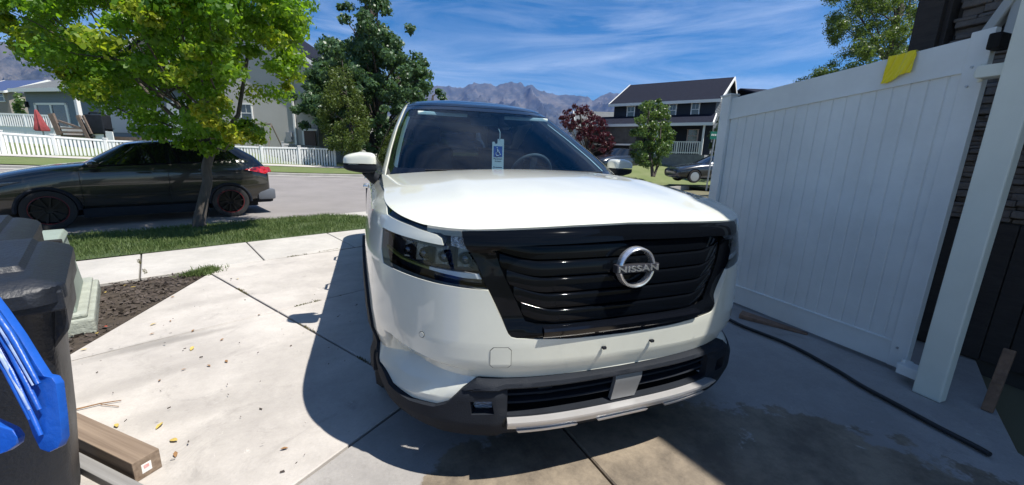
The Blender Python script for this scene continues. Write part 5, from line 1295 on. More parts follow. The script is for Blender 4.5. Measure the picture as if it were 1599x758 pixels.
for i in range(34):
    z = zb_+i*.18
    if z < ze-.1: b.add([Vector((Lh+.02, 0, z)), Vector((Lh+.02, Dp, z)), Vector((Lh+.004, Dp, z+.18)), Vector((Lh+.004, 0, z+.18))], [(0, 1, 2, 3)])
b.build('gable_wall', mat('grey_blue_gable', (.10, .115, .13), .85), nh)
def gable_roof(parent, x0, x1, y0, y1, z0, z1, oh, mt_, th=.16, trim=True, name='roof'):
    ym = (y0+y1)/2; sl_ = (z1-z0)/(ym-y0); b = MB()
    for sy in (-1, 1):
        ye = ym+sy*(ym-y0+oh); z_e = z0-sl_*oh
        a = [Vector((x0-oh, ye, z_e)), Vector((x1+oh, ye, z_e)), Vector((x1+oh, ym, z1)), Vector((x0-oh, ym, z1))]
        b.add(a+[v+Vector((0, 0, th)) for v in a], [(0, 1, 2, 3), (7, 6, 5, 4), (0, 4, 5, 1), (1, 5, 6, 2), (2, 6, 7, 3), (3, 7, 4, 0)])
    rf = b.build(name, mt_, parent)
    if trim:
        b = MB(); ye = y0-oh; z_e = z0-sl_*oh; b.box(x0-oh-.02, x1+oh+.02, ye-.07, ye-.004, z_e-.03, z_e+th+.02)
        for xx in (x0-oh-.05, x1+oh+.004):
            for sy in (-1, 1):
                ye = ym+sy*(ym-y0+oh); p0 = Vector((xx+.023, ye, z_e+th/2)); p1 = Vector((xx+.023, ym, z1+th/2)); b.bar(p0, p1, .046, th+.06)
        b.build('fascia', m_wtrim, rf)
    return rf
gable_roof(nh, 0, Lh, 0, Dp, ze, zr_, .35, m_shingle)
def loc_x(px, py=225):                              # along-front position of a picture column (front plane)
    v = AF+AR*((px-PW/2)/FPX)-AU*((py-PH/2)/FPX); v.z = 0; o_ = Vector((CAM.x, CAM.y, 0)); X = (BO-AO).normalized(); n_ = Vector((-X.y, X.x, 0)); t_ = (AO-o_).dot(n_)/v.dot(n_); return (o_+v*t_-AO).dot(X)
for p0, p1, y0, y1 in ((979, 991, 165, 184), (1044, 1056, 161, 183), (1079, 1092, 159, 182)):
    xa = loc_x(p0, (y0+y1)/2); xb = loc_x(p1, (y0+y1)/2); Pm = AO+(BO-AO).normalized()*(xa+xb)/2; zt_ = hz(Pm, y0+1); zl_ = hz(Pm, y1); window_at(nh, xa+.08, -.02, zl_+.05, xb-xa-.12, zt_-zl_-.12)
# porch: roof, posts, rail, skirt; garage wing on the left
pz0 = hz(BO, 198); pz1 = hz(BO, 186); pd = 1.9
xg0, xg1 = -.9, loc_x(1040)-.3
b = MB(); a = [Vector((-1.2, -pd-.2, pz0)), Vector((Lh+.35, -pd-.2, pz0)), Vector((Lh+.1, .0, pz1+.25)), Vector((-1.2, .0, pz1+.25))]
b.add(a+[v+Vector((0, 0, .12)) for v in a], [(0, 1, 2, 3), (7, 6, 5, 4), (0, 4, 5, 1), (1, 5, 6, 2), (2, 6, 7, 3), (3, 7, 4, 0)]); pr_ = b.build('porch_roof', m_shingle, nh)
b = MB(); b.box(-1.22, Lh+.37, -pd-.26, -pd-.205, pz0-.06, pz0+.14); b.bar((Lh+.38, -pd-.22, pz0+.05), (Lh+.12, .05, pz1+.32), .06, .18); b.build('fascia', m_wtrim, pr_)
pxl = loc_x(1036); zr0 = hz(BO, 241); zr1 = hz(BO, 223)
b = MB(); b.box(pxl-.1, Lh+.05, -pd, 0, zb_-1, zr0-.08); b.build('porch_base', mat('grey_stone_skirt', (.15, .16, .17), .9, col2=(.22, .23, .24), vscale=4, bump=.6, bscale=12), nh)
b = MB(); xr0, xr1 = pxl, Lh-.35
b.box(xr0, xr1, -pd-.03, -pd+.03, zr1-.06, zr1); b.box(xr0, xr1, -pd-.03, -pd+.03, zr0+.02, zr0+.08)
k_ = int((xr1-xr0)/.15)
for k in range(k_+1): x = xr0+(xr1-xr0)*k/k_; w_ = .05 if k % (k_//2) else .10; b.box(x-w_/2, x+w_/2, -pd-.02, -pd+.02, zr0-.05, zr1)
b.build('porch_railing', m_wtrim, nh)
for x in (Lh-.2, pxl): b = MB(); b.box(x-.06, x+.06, -pd-.06, -pd+.06, zr0-.1, pz0); b.build('porch_post', m_wtrim, nh)
xa, xb = loc_x(1073), loc_x(1087); Pm = AO+(BO-AO).normalized()*(xa+xb)/2; window_at(nh, xa, -.02, hz(Pm, 222), xb-xa, hz(Pm, 203)-hz(Pm, 222), mat('dull_pink_trim', (.42, .34, .33), .7), head=.04)
b = MB(); b.box(-1.0, loc_x(1005), -pd-.1, 0, zb_-1.2, pz0-.02); b.build('garage', mat('brown_stone', (.07, .062, .055), .9, col2=(.12, .11, .10), vscale=3, bump=.6, bscale=10), nh)
b = MB(); b.box(-.6, loc_x(1000)-.2, -pd-.14, -pd-.105, zb_-.8, zb_+1.3); b.build('garage_door', m_dark, nh)
b = MB(); b.box(-.8, loc_x(1003), -pd-.20, -pd-.105, zb_+1.3, zb_+1.42); b.build('garage_trim', m_wtrim, nh)
# small pale house further left, seen past the plum tree
P_ = at(930, 250, 48); sh_ = thing('distant_house', 'small grey house half hidden behind the dark red plum tree', 'house', (P_.x, P_.y, 0), math.atan2(AR.y, AR.x))
zt_ = hz(P_, 200); b = MB(); b.box(-2.2, 3.2, 0, 6, 0, zt_); b.build('wall', mat('pale_siding', (.42, .43, .44), .9), sh_); gable_roof(sh_, -2.2, 3.2, 0, 6, zt_, zt_+2.0, .4, m_shingle2)
window_at(sh_, -1.2, -.02, zt_-1.6, 1.0, 1.0); window_at(sh_, 1.0, -.02, zt_-1.6, 1.0, 1.0)
# roof of a neighbour beyond the gate
P_ = at(1225, 150, 34); nb = thing('neighbour_house', 'house whose dark roof just shows over the white gate', 'house', (P_.x, P_.y, 0), math.atan2(AR.y, AR.x)+R(4))
zt_ = hz(P_, 152); b = MB(); b.box(-1.2, 8, 0, 8, 0, zt_); b.build('wall', m_blueg, nb); gable_roof(nb, -1.2, 8, 0, 8, zt_, zt_+1.1, .3, m_shingle, trim=False)
# ---- beige gabled building behind the picket fence
CO = at(489, 101, 27.5); DO = at(192, 150, 28.5); CO.z = DO.z = 0; Lb_ = (CO-DO).length
bh = thing('beige_house', 'tall beige stucco house with a blank gable end and white downspout', 'house', (DO.x, DO.y, 0)); bh.matrix_world = Matrix.Translation((DO.x, DO.y, 0)) @ frame_of(DO, CO-DO)
zc_ = hz(CO, 101); za_ = zc_+Lb_/2*.62
b = MB(); b.prism([(0, -.5), (Lb_, -.5), (Lb_, zc_), (Lb_/2, za_), (0, zc_)], -11, 0, RX(R(90))); b.build('wall', m_stucco, bh)
b = MB()
for sx in (0, 1):
    x0, x1 = (Lb_+.5, Lb_/2) if sx else (-.5, Lb_/2); zl_ = zc_-.5*.62; a = [Vector((x0, -.45, zl_)), Vector((x1, -.45, za_)), Vector((x1, 11.4, za_)), Vector((x0, 11.4, zl_))]
    b.add(a+[v+Vector((0, 0, .16)) for v in a], [(0, 1, 2, 3), (7, 6, 5, 4), (0, 4, 5, 1), (1, 5, 6, 2), (2, 6, 7, 3), (3, 7, 4, 0)])
rf = b.build('roof', m_shingle, bh)
b = MB()
for sx in (0, 1):
    x0 = Lb_+.5 if sx else -.5; b.bar((x0, -.48, zc_-.31+.08), (Lb_/2, -.48, za_+.08), .05, .24)
b.build('fascia', m_wtrim, rf)
XB = (CO-DO).normalized()
def bx_(px, M0=DO, X=XB, py=190):
    v = AF+AR*((px-PW/2)/FPX)-AU*((py-PH/2)/FPX); v.z = 0; o_ = Vector((CAM.x, CAM.y, 0)); n_ = Vector((-X.y, X.x, 0)); t_ = (M0-o_).dot(n_)/v.dot(n_); return (o_+v*t_-M0).dot(X)
xd = bx_(461); b = MB(); b.bar((xd, -.10, .9), (xd, -.10, zc_+1.1), .13, .10); b.build('downspout', m_wtrim, bh)
window_at(bh, bx_(379), -.02, hz(DO+XB*bx_(385), 190), .75, 1.15)
window_at(bh, bx_(286), -.02, hz(DO+XB*bx_(290), 182), .9, 1.3)
b = MB(); b.box(bx_(447), bx_(455), -.22, 0, hz(DO+XB*bx_(450), 222), hz(DO+XB*bx_(450), 207)); b.build('meter_box', mat('meter_grey', (.20, .22, .24), .6), bh)
xk = bx_(479); b = MB(); b.box(xk, xk+.8, -.5, -.4, .6, hz(DO+XB*xk, 205)); b.build('lattice', mat('brown_lattice', (.16, .11, .09), .9, col2=(.05, .04, .04), vscale=30), bh)
b = MB(); b.box(xk-.12, xk+.92, -.52, -.38, hz(DO+XB*xk, 205), hz(DO+XB*xk, 202)); b.box(xk-.12, xk, -.52, -.38, .6, hz(DO+XB*xk, 205)); b.build('white_frame', m_wtrim, bh)
# swing set in the yard
S0 = at(428, 240, 25.5); S1 = at(372, 240, 26.0); S0.z = S1.z = 0; zt_ = hz(S0, 194)
sw_ = thing('swing_set', 'rusty metal swing set in the yard in front of the beige house', 'swing set', (S0.x, S0.y, 0)); m_rust = mat('rusty_tube', (.16, .14, .12), .6, .3)
d_ = (S1-S0); n_ = Vector((-d_.y, d_.x, 0)).normalized(); b = MB(); b.tube([(0, 0, zt_), tuple(Vector((d_.x, d_.y, zt_+.0)))], .045, 8); b.build('top_bar', m_rust, sw_)
for q in (0, 1):
    base = d_*q
    for s_ in (-1, 1): b = MB(); b.tube([base+Vector((0, 0, zt_)), base+n_*s_*.9+d_.normalized()*(-.25 if q == 0 else .25)+Vector((0, 0, .4))], .04, 8); b.build('leg', m_rust, sw_)
for q in (.3, .55, .8): b = MB(); [b.tube([d_*q+Vector((o_, 0, zt_)), d_*q+Vector((o_, 0, 1.1))], .012, 5) for o_ in (-.2, .2)]; b.build('chain', m_rust, sw_)
# ---- blue-grey house on the left with deck
EO = at(38, 145, 29); FO = at(150, 160, 27.5); EO.z = FO.z = 0; Lg = (FO-EO).length*1.9; XG = (FO-EO).normalized()
gh = thing('blue_grey_house', 'low blue-grey house with a white sliding door on the raised ground at the left', 'house', (EO.x, EO.y, 0)); gh.matrix_world = Matrix.Translation((EO.x, EO.y, 0)) @ frame_of(EO, XG)
gx_ = lambda px: bx_(px, EO, XG, 170); zd_ = hz(EO, 200); zE = hz(EO, 141); zR = hz(EO+Vector((-XG.y, XG.x, 0))*4, 119)
b = MB(); b.box(0, Lg, 0, 9, .2, zE); siding(b, 0, Lg, 0, zd_, zE, .2); b.build('wall', m_blueg, gh)
b = MB(); a = [Vector((-.5, -.5, zE-.12)), Vector((Lg+.5, -.5, zE-.12)), Vector((Lg+.5, 4.2, zR)), Vector((-.5, 4.2, zR)), Vector((-.5, 9.4, zE-.12)), Vector((Lg+.5, 9.4, zE-.12))]
for q in ((0, 1, 2, 3), (3, 2, 5, 4)):
    aa = [a[i] for i in q]; b.add(aa+[v+Vector((0, 0, .14)) for v in aa], [(0, 1, 2, 3), (7, 6, 5, 4), (0, 4, 5, 1), (1, 5, 6, 2), (2, 6, 7, 3), (3, 7, 4, 0)])
rf = b.build('roof', m_shingle2, gh); b = MB(); b.box(-.55, Lg+.55, -.58, -.505, zE-.20, zE+.04); b.build('fascia', m_wtrim, rf)
x0_, x1_ = gx_(56), gx_(107); Pm = EO+XG*(x0_+x1_)/2; zt2 = hz(Pm, 161)
b = MB(); b.box(x0_, x0_+.22, -.08, 0, zd_, zt2); b.box(x1_-.2, x1_, -.08, 0, zd_, zt2); b.box(x0_, x1_, -.08, 0, zt2-.14, zt2); xm = (x0_+x1_)/2; b.box(xm-.08, xm+.08, -.075, 0, zd_, zt2-.14); sd = b.build('sliding_door', m_wtrim, gh)
b = MB(); b.box(x0_+.22, x1_-.2, -.03, -.004, zd_, zt2-.14); b.build('pane', m_pane, sd)
b = MB(); b.box(gx_(44), gx_(47), -.15, 0, hz(EO, 168), hz(EO, 159)); b.build('wall_lamp', m_dark, gh)
xq = gx_(139)+.9; b = MB(); b.box(xq-.12, xq+.12, -1.2, -1.0, zd_, zE-.1); b.build('porch_post', m_wtrim, gh)
b = MB(); b.box(xq+.3, Lg-.3, -.03, -.0, zd_-.2, zE-.9); b.build('side_panel', mat('pale_panel', (.45, .48, .5), .8), gh)
# raised white fence with railing
fa = [at(-30, 214, 24.6), at(92, 214, 24.0), at(178, 222, 23.6)]
wf = thing('white_yard_fence', 'solid white fence with an open top rail on the raised yard behind the picket fence', 'fence', (fa[0].x, fa[0].y, 0)); O_ = Vector((fa[0].x, fa[0].y, 0))
for i in range(2):
    a, c = fa[i], fa[i+1]; za0 = hz(a, 194+i*3); zc0 = hz(c, 197+i*9); b = MB(); vs = []
    for P_, zt_ in ((a, za0), (c, zc0)): vs += [Vector((P_.x, P_.y, -.2))-O_, Vector((P_.x, P_.y, zt_))-O_]
    n_ = Vector((-(c-a).y, (c-a).x, 0)).normalized()*.05; b.add([v for v in vs]+[v+n_ for v in vs], [(0, 2, 3, 1), (4, 5, 7, 6), (1, 3, 7, 5), (0, 1, 5, 4), (2, 6, 7, 3)]); b.build('solid_panel', m_vfar, wf)
a, c = fa[0], at(86, 214, 24.0); b = MB(); ztp0, ztp1 = hz(a, 176), hz(c, 181); zlo0, zlo1 = hz(a, 193), hz(c, 197)
A_ = Vector((a.x, a.y, 0))-O_; C_ = Vector((c.x, c.y, 0))-O_
b.bar(A_+Vector((0, 0, ztp0)), C_+Vector((0, 0, ztp1)), .07, .09); 
for k in range(34): q = k/33; P_ = A_.lerp(C_, q); zl_ = zlo0+(zlo1-zlo0)*q; zh_ = ztp0+(ztp1-ztp0)*q; w_ = .06 if k % 11 else .14; b.box(P_.x-w_/2, P_.x+w_/2, P_.y-.03, P_.y+.03, zl_-.1, zh_)
b.build('railing', m_vfar, wf)
# wooden stair frame and dark grill
m_dwood = mat('deck_wood', (.20, .15, .12), .85, col2=(.12, .09, .075), vscale=8)
W0_ = at(92, 212, 23.5); dk = thing('wooden_stair', 'brown wooden stair frame with leaning rails beside the red umbrella', 'stair', (W0_.x, W0_.y, 0), math.atan2(AR.y, AR.x))
s_ = 23.5/FPX; zt_ = hz(W0_, 178); zl_ = hz(W0_, 208)
for (xa, xb, za, zb2, w_) in ((-5*s_, 2*s_, zt_, zl_-.1, .30), (36*s_, 46*s_, zt_-.05, zl_-.3, .20), (44*s_, 52*s_, zt_-.05, zl_, .12)):
    b = MB(); b.bar((xa, 0, za), (xb, 0, zb2), w_, .12, up=Vector((0, 1, 0))); b.build('stair_post', m_dwood, dk)
b = MB(); b.box(2*s_, 40*s_, -.05, .05, zl_, zl_+.12); b.box(5*s_, 40*s_, -.05, .05, zl_+.25, zl_+.33); b.bar((4*s_, 0, zl_+.7), (40*s_, 0, zl_+.28), .10, .08, up=Vector((0, 1, 0))); b.box(0, 52*s_, .1, .8, zl_-.2, zl_-.08); b.build('stair_rail', m_dwood, dk)
b = MB(); b.box(-1.2, 5.5, .85, 3.2, zl_-.3, zl_-.1); b.box(-1.1, -.95, .9, 1.05, 0, zl_-.3); b.box(5.3, 5.45, .9, 1.05, 0, zl_-.3); b.box(-1.1, -.95, 3.0, 3.15, 0, zl_-.3); b.box(5.3, 5.45, 3.0, 3.15, 0, zl_-.3); b.build('deck_floor', m_dwood, dk)
G0 = at(158, 212, 23.8); gr = thing('covered_grill', 'black covered grill on the deck left of the beige house', 'grill', (G0.x, G0.y, 0), math.atan2(AR.y, AR.x)); z0_ = hz(G0, 213); z1_ = hz(G0, 176)
b = MB(); b.box(-.52, .52, -.3, .3, z0_+.12, z1_-.12); b.build('cover', m_trim, gr, bevel=.08, seg=3, smooth=50)
b = MB(); b.tube([(-.5, -.02, z1_-.14), (-.4, -.02, z1_-.02), (.4, -.02, z1_-.02), (.5, -.02, z1_-.14)], .05, 8); b.box(-.62, .62, -.25, .25, z0_+.42, z0_+.47); b.build('hood', m_trim, gr)
for x in (-.45, .45): b = MB(); b.box(x-.04, x+.04, -.25, .25, 0.9 if z0_ > .9 else 0, z0_+.14); b.build('leg', m_trim, gr)
# red umbrella, folded
U0 = at(65, 214, 22.5); um = thing('folded_umbrella', 'folded red patio umbrella standing behind the picket fence', 'umbrella', (U0.x, U0.y, 0)); zt_ = hz(U0, 170); zl_ = hz(U0, 205)
b = MB(); n_ = 20; rr2 = [(0.001, zt_), (.05, zt_-.08), (.11, zt_-.35), (.19, zl_+.45), (.28, zl_+.08), (.24, zl_), (.05, zl_+.05)]
for r_, z in rr2:
    for k in range(n_): a = 2*math.pi*k/n_; rq = r_*(1+.22*math.cos(a*5)); b.v.append((rq*math.cos(a)+.10*(zt_-z)/(zt_-zl_)*1.2, rq*math.sin(a), z))
for i in range(len(rr2)-1):
    for k in range(n_): b.f.append((i*n_+k, i*n_+(k+1) % n_, (i+1)*n_+(k+1) % n_, (i+1)*n_+k))
b.build('canopy', mat('red_canvas', (.26, .045, .05), .8, var=.2, vscale=6), um, smooth=50); b = MB(); b.tube([(.12, 0, .0), (.10, 0, zl_+.4), (0, 0, zt_+.06)], .03, 8); b.build('pole', m_metal, um)
# far-left house with blue roof
HO = at(8, 180, 44); fh = thing('beige_far_house', 'beige house with blue-lit roof at the far left edge', 'house', (HO.x, HO.y, 0), math.atan2(AR.y, AR.x)+R(-12)); zt_ = hz(HO, 143); zl_ = hz(HO, 200)
b = MB(); b.box(-5, 1.1, 0, 7, 0, zt_); b.build('wall', mat('tan_siding', (.26, .235, .205), .9), fh); gable_roof(fh, -5, 1.1, 0, 7, zt_, zt_+1.6, .4, mat('blue_shingles', (.045, .07, .16), .6, bump=.3), trim=True); window_at(fh, -.6, -.02, hz(HO, 158), 1.1, .95)
# street sign
sg0 = at(1104, 287, 17.5); ss = thing('street_sign', 'green street name sign on a grey pole between the navy house and the gate', 'sign', (sg0.x, sg0.y, sg0.z), math.atan2(AR.y, AR.x)); ztop_ = hz(sg0, 217)-sg0.z
b = MB(); b.tube([(0, 0, -.3), (.05, 0, ztop_)], .032, 8); b.build('pole', m_metal, ss)
b = MB(); b.box(-.14, .22, -.012, .012, ztop_-.02, ztop_+.30); b.box(-.02, .18, -.02, -.014, ztop_+.0, ztop_+.02); bd = b.build('sign_blade', mat('sign_green', (.0, .16, .11), .5), ss)
b = MB(); [b.box(-.10+.075*k, -.05+.075*k, -.016, -.0125, ztop_+.12, ztop_+.20) for k in range(4)]; b.build('sign_marks', m_wtrim, bd)
# utility pedestal on the lawn
u0 = at(1078, 268, 22.0); up_ = thing('lawn_pedestal', 'white and dark utility pedestals on the lawn behind the dark sedan', 'pedestal', (u0.x, u0.y, u0.z), math.atan2(AR.y, AR.x)); b = MB(); b.box(-.1, .42, 0, .3, -.4, .30); b.build('pale_cabinet', mat('pale_grey', (.5, .5, .48), .8), up_, bevel=.02); b = MB(); b.box(-.5, -.12, 0, .3, -.4, .30); b.build('dark_cabinet', m_ubox, up_, bevel=.02)
# front lawn and walk of the navy house
b = MB(); X_ = (BO-AO).normalized(); Yb = Vector((X_.y, -X_.x, 0))
def lz(x, y): return gz(x, y)
nxs, nys = 28, 16
def lawnpt(u, v): P_ = AO-X_*4+X_*((Lh+9)*u)+Yb*(1.9+8.0*v); return Vector((P_.x, P_.y, gz(P_.x, P_.y)+.012 + (.10 if v < .98 else 0)))
b.grid(lawnpt, nxs, nys); tag(b.build('front_lawn', mat('bright_lawn', (.10, .135, .04), .95, col2=(.15, .17, .07), vscale=.8, bump=.5, bscale=40), smooth=60, fix=False), kind='structure')
b = MB(); b.grid(lambda u, v: (lambda P_: Vector((P_.x, P_.y, gz(P_.x, P_.y)+.125)))(AO+X_*(-.6+(loc_x(1000)+.4)*u)+Yb*(2.0+7.9*v)), 8, 12); tag(b.build('far_driveway', m_walk, fix=False), kind='structure')
b = MB(); b.grid(lambda u, v: (lambda P_: Vector((P_.x, P_.y, gz(P_.x, P_.y)+.13+.02*v)))(AO-X_*4+X_*((Lh+9)*u)+Yb*(9.9+.5*v)), 28, 3); tag(b.build('right_kerb', m_kerb, fix=False), kind='structure')
# bins by the far tree
for i, (px, c_) in enumerate(((546, (.05, .07, .06)),)):
    P_ = at(px+8, 258, 27.5); t = thing('far_bin', 'grey wheeled bin standing by the trees beyond the fence corner', 'bin', (P_.x, P_.y, P_.z)); b = MB(); frust(b, -.28, .28, -.3, .3, 0, .95, -.04); b.build('bin_body', mat('far_bin_grey', (.16, .17, .17), .6), t, bevel=.03); b = MB(); b.box(-.34, .34, -.36, .36, .95, 1.0); b.build('lid', m_trim, t, bevel=.02)
# ================================================================ trees, mountains, air
def leaf_quads(C, Rr, N_, size, droop=.25, flat=.6, seed=0, shell=.55, aspect=.62, outward=.8):
    """N_ leaves spread through each ellipsoid clump; returns (n,4,3)"""
    rng = np.random.RandomState(seed); C = np.asarray(C, float); Rr = np.asarray(Rr, float); k = np.repeat(np.arange(len(C)), N_); n = len(k)
    d = rng.randn(n, 3); d /= np.linalg.norm(d, axis=1)[:, None]; r = shell+(1-shell)*rng.rand(n)**.6; r *= (1+.18*rng.randn(n)*.5)
    P = C[k]+d*r[:, None]*Rr[k]
    nrm = d*outward+rng.randn(n, 3)*.55+np.array([0, 0, flat]); nrm /= np.linalg.norm(nrm, axis=1)[:, None]
    ax = rng.randn(n, 3)*.8+d*.6+np.array([0, 0, -droop]); ax -= nrm*np.sum(ax*nrm, 1)[:, None]; ax /= np.linalg.norm(ax, axis=1)[:, None]+1e-9
    sd = np.cross(nrm, ax); s = (size*(.55+.9*rng.rand(n)))[:, None]; w_ = s*aspect*.5
    curl = nrm*s*.12
    v = np.stack([P-ax*s*.5, P-sd*w_+ax*s*.02-curl, P+ax*s*.5-curl*1.5, P+sd*w_+ax*s*.02-curl], 1)
    return v, k
def tree(name, label, cat, base, trunk, limbs, clumps, N_, size, mt, bark, group=None, backlit=None, seed=1, **kw):
    base = Vector(base); t = thing(name, label, cat, tuple(base), 0, group)
    b = MB()
    b.tube([Vector(p[:3])-base for p in trunk], [p[3] for p in trunk], 10); o = b.build('trunk', bark, t, smooth=60)
    if limbs:
        b = MB()
        for lm_ in limbs: b.tube([Vector(p[:3])-base for p in lm_], [p[3] for p in lm_], 6)
        b.build('limbs', bark, t, smooth=60)
    C = np.array([[c[0], c[1], c[2]] for c in clumps])-np.array(base); Rr = np.array([c[3] if isinstance(c[3], (tuple, list)) else (c[3], c[3], c[3]*.75) for c in clumps])
    v, k = leaf_quads(C, Rr, N_, size, seed=seed, **kw)
    at_ = None
    if backlit is not None:
        at_ = np.array(backlit)[k]*np.clip(np.random.RandomState(3).rand(len(k))*1.6, 0, 1)
        at_ = np.clip(at_, 0, 1)
    quads('crown', v, mt, t, at_)
    return t
def limb_to(a, c, r0, r1, n=5, sag=.15, seed=0):
    rnd = random.Random(seed); a = Vector(a); c = Vector(c); pts = []
    for i in range(n+1):
        q = i/n; p_ = a.lerp(c, q); p_.z -= sag*math.sin(math.pi*q)*(c-a).length*.3; 
        if 0 < i < n: p_ += Vector((rnd.uniform(-1, 1), rnd.uniform(-1, 1), rnd.uniform(-1, 1)))*.03*(c-a).length
        pts.append((p_.x, p_.y, p_.z, r0+(r1-r0)*q))
    return pts
m_bark = mat('bark', (.050, .042, .036), .95, col2=(.11, .095, .08), vscale=9, bump=1.0, bscale=16, stretch=(2, 2, .5))
m_barkd = mat('bark_dark', (.05, .042, .036), .95, var=.3, vscale=8, bump=.8, bscale=14)
m_maple = leaf_mat('street_leaves', (.045, .115, .012), (.105, .205, .018), (.28, .52, .018), .48, .45, 1.6, c3=(.36, .38, .03))
m_poplar = leaf_mat('poplar_leaves', (.035, .080, .032), (.080, .140, .065), (.12, .22, .05), .28, .40, .5)
m_hornb = leaf_mat('columnar_leaves', (.050, .085, .018), (.095, .130, .026), (.16, .22, .03), .32, .5, 1.0)
m_pear = leaf_mat('pear_leaves', (.035, .080, .018), (.090, .150, .040), (.16, .26, .04), .32, .4, 1.3)
m_plum = leaf_mat('plum_leaves', (.030, .008, .014), (.065, .016, .024), (.16, .02, .03), .25, .4, 1.0)
m_locust = leaf_mat('locust_leaves', (.030, .068, .022), (.060, .110, .030), (.16, .24, .03), .35, .45, .6)
m_shrub = leaf_mat('shrub_leaves', (.022, .045, .018), (.045, .075, .028), (.05, .09, .02), .25, .5, 2)
# --- street tree: crown clumps inside the outline seen from the drive
rng = random.Random(11)
outline = [(-120, -160), (-60, 40), (0, 64), (30, 78), (60, 100), (85, 128), (120, 160), (165, 180), (205, 205), (245, 228), (290, 232), (330, 238), (372, 236), (410, 228), (424, 205), (432, 178), (450, 150), (468, 120), (476, 88), (482, 40), (492, 0), (505, -120), (300, -420), (40, -400)]
def inside(px, py, poly):
    c = False; n = len(poly)
    for i in range(n):
        x1, y1 = poly[i]; x2, y2 = poly[(i+1) % n]
        if (y1 > py) != (y2 > py) and px < (x2-x1)*(py-y1)/(y2-y1)+x1: c = not c
    return c
tb_ = gp(312, 355, -.075); D0_ = (tb_-CAM).dot(AF)
clumps = []; backlit = []
gaps = [((205, 72), 14), ((395, 112), 20), ((415, 185), 18), ((25, 32), 18), ((125, 22), 7), ((158, 37), 7), ((255, 150), 9), ((375, 160), 12), ((280, 205), 8)]
tries = 0
while len(clumps) < 700 and tries < 60000:
    tries += 1
    px = rng.uniform(-120, 505); py = rng.uniform(-420, 240); d = D0_+rng.uniform(-2.2, 2.2)
    rp = rng.uniform(19, 32)
    if py < -60 and rng.random() < .3: continue
    if not (inside(px-rp*.55, py, outline) and inside(px+rp*.55, py, outline) and inside(px, py+rp*.5, outline)): continue
    if any(math.hypot(px-g_[0][0], py-g_[0][1]) < g_[1]+rp*.55 for g_ in gaps): continue
    # crown is a rough ball: less depth near its rim
    q = math.hypot((px-235)/330, (py+40)/300)
    if abs(d-D0_) > 2.3*math.sqrt(max(.05, 1-q*q)): continue
    P_ = at(px, py, d); r_ = rp/FPX*d*rng.uniform(.85, 1.25)
    clumps.append((P_.x, P_.y, P_.z, (r_, r_, r_*.62))); 
    yy_ = 0
    if py > 20 and px > 330: yy_ = .12
    if rng.random() < .08: yy_ = .45
    backlit.append(yy_)
for px, py, d, rp, y_ in ((318, 172, D0_-1.5, 16, .85), (330, 190, D0_-1.6, 15, .95), (345, 158, D0_-1.3, 14, .6), (352, 200, D0_-1.4, 12, .7), (366, 215, D0_-1.2, 15, .95), (385, 210, D0_-1.0, 12, .8), (404, 218, D0_-.9, 9, .5), (455, 92, D0_-.4, 9, .9), (462, 52, D0_-.4, 11, .9), (440, 100, D0_-.6, 10, .6), (448, 135, D0_-.6, 7, .8), (205, 12, D0_-2.0, 20, .55), (235, 28, D0_-2.1, 18, .6), (262, 8, D0_-2.0, 20, .5), (100, 115, D0_-1.2, 10, .7), (112, 108, D0_-1.2, 8, .6), (15, 45, D0_-1.0, 13, .55), (45, 62, D0_-1.0, 12, .5), (65, 80, D0_-.9, 10, .5), (5, 25, D0_-1, 11, .6), (345, 60, D0_-1.9, 14, .3), (300, 80, D0_-2, 15, .35), (385, 195, D0_-.6, 12, .3), (415, 60, D0_-1.1, 15, .35), (430, 20, D0_-1.0, 15, .35), (398, 205, D0_-.4, 12, .2), (325, 232, D0_-.3, 16, .1), (290, 222, D0_-.2, 18, .05), (350, 226, D0_-.1, 12, .15)):
    P_ = at(px, py, d); r_ = rp/FPX*d*1.15; clumps.append((P_.x, P_.y, P_.z, (r_, r_, r_*.7))); backlit.append(y_)  # yellow clumps: glow of backlit leaves put into the leaf colour
def tp(px, py, r_, dd=0): P_ = at(px, py, D0_+dd); return (P_.x, P_.y, P_.z, r_)
trunk = [(tb_.x, tb_.y, -.12, .115), (tb_.x, tb_.y, .02, .088), tp(317, 315, .076), tp(324, 285, .072), tp(322, 262, .070), tp(330, 232, .070), tp(333, 195, .065), tp(325, 120, .062), tp(318, 40, .05), tp(310, -80, .035), tp(300, -200, .02)]
fork = at(330, 236, D0_); limbs = [[(fork.x, fork.y, fork.z, .05), tp(345, 215, .045), tp(372, 180, .035, .2), tp(385, 100, .028, .3), tp(395, 0, .02, .3)], [(fork.x, fork.y, fork.z, .05), tp(318, 222, .042, -.1), tp(280, 190, .035, -.3), tp(235, 150, .026, -.4), tp(200, 110, .012, -.5)]]
for i in range(0, len(clumps), 16):
    c_ = clumps[i]; s_ = trunk[5+(i//5) % 5]
    limbs.append(limb_to(s_[:3], c_[:3], .020, .005, 5, .2, i))
tree('street_tree', 'leafy green street tree with yellow-tipped leaves growing in the lawn strip before the dark crossover', 'tree', (tb_.x, tb_.y, -.075), trunk, limbs, clumps, 225, .067, m_maple, m_bark, backlit=backlit, seed=4, shell=.2, flat=.35, droop=.7, aspect=.66)
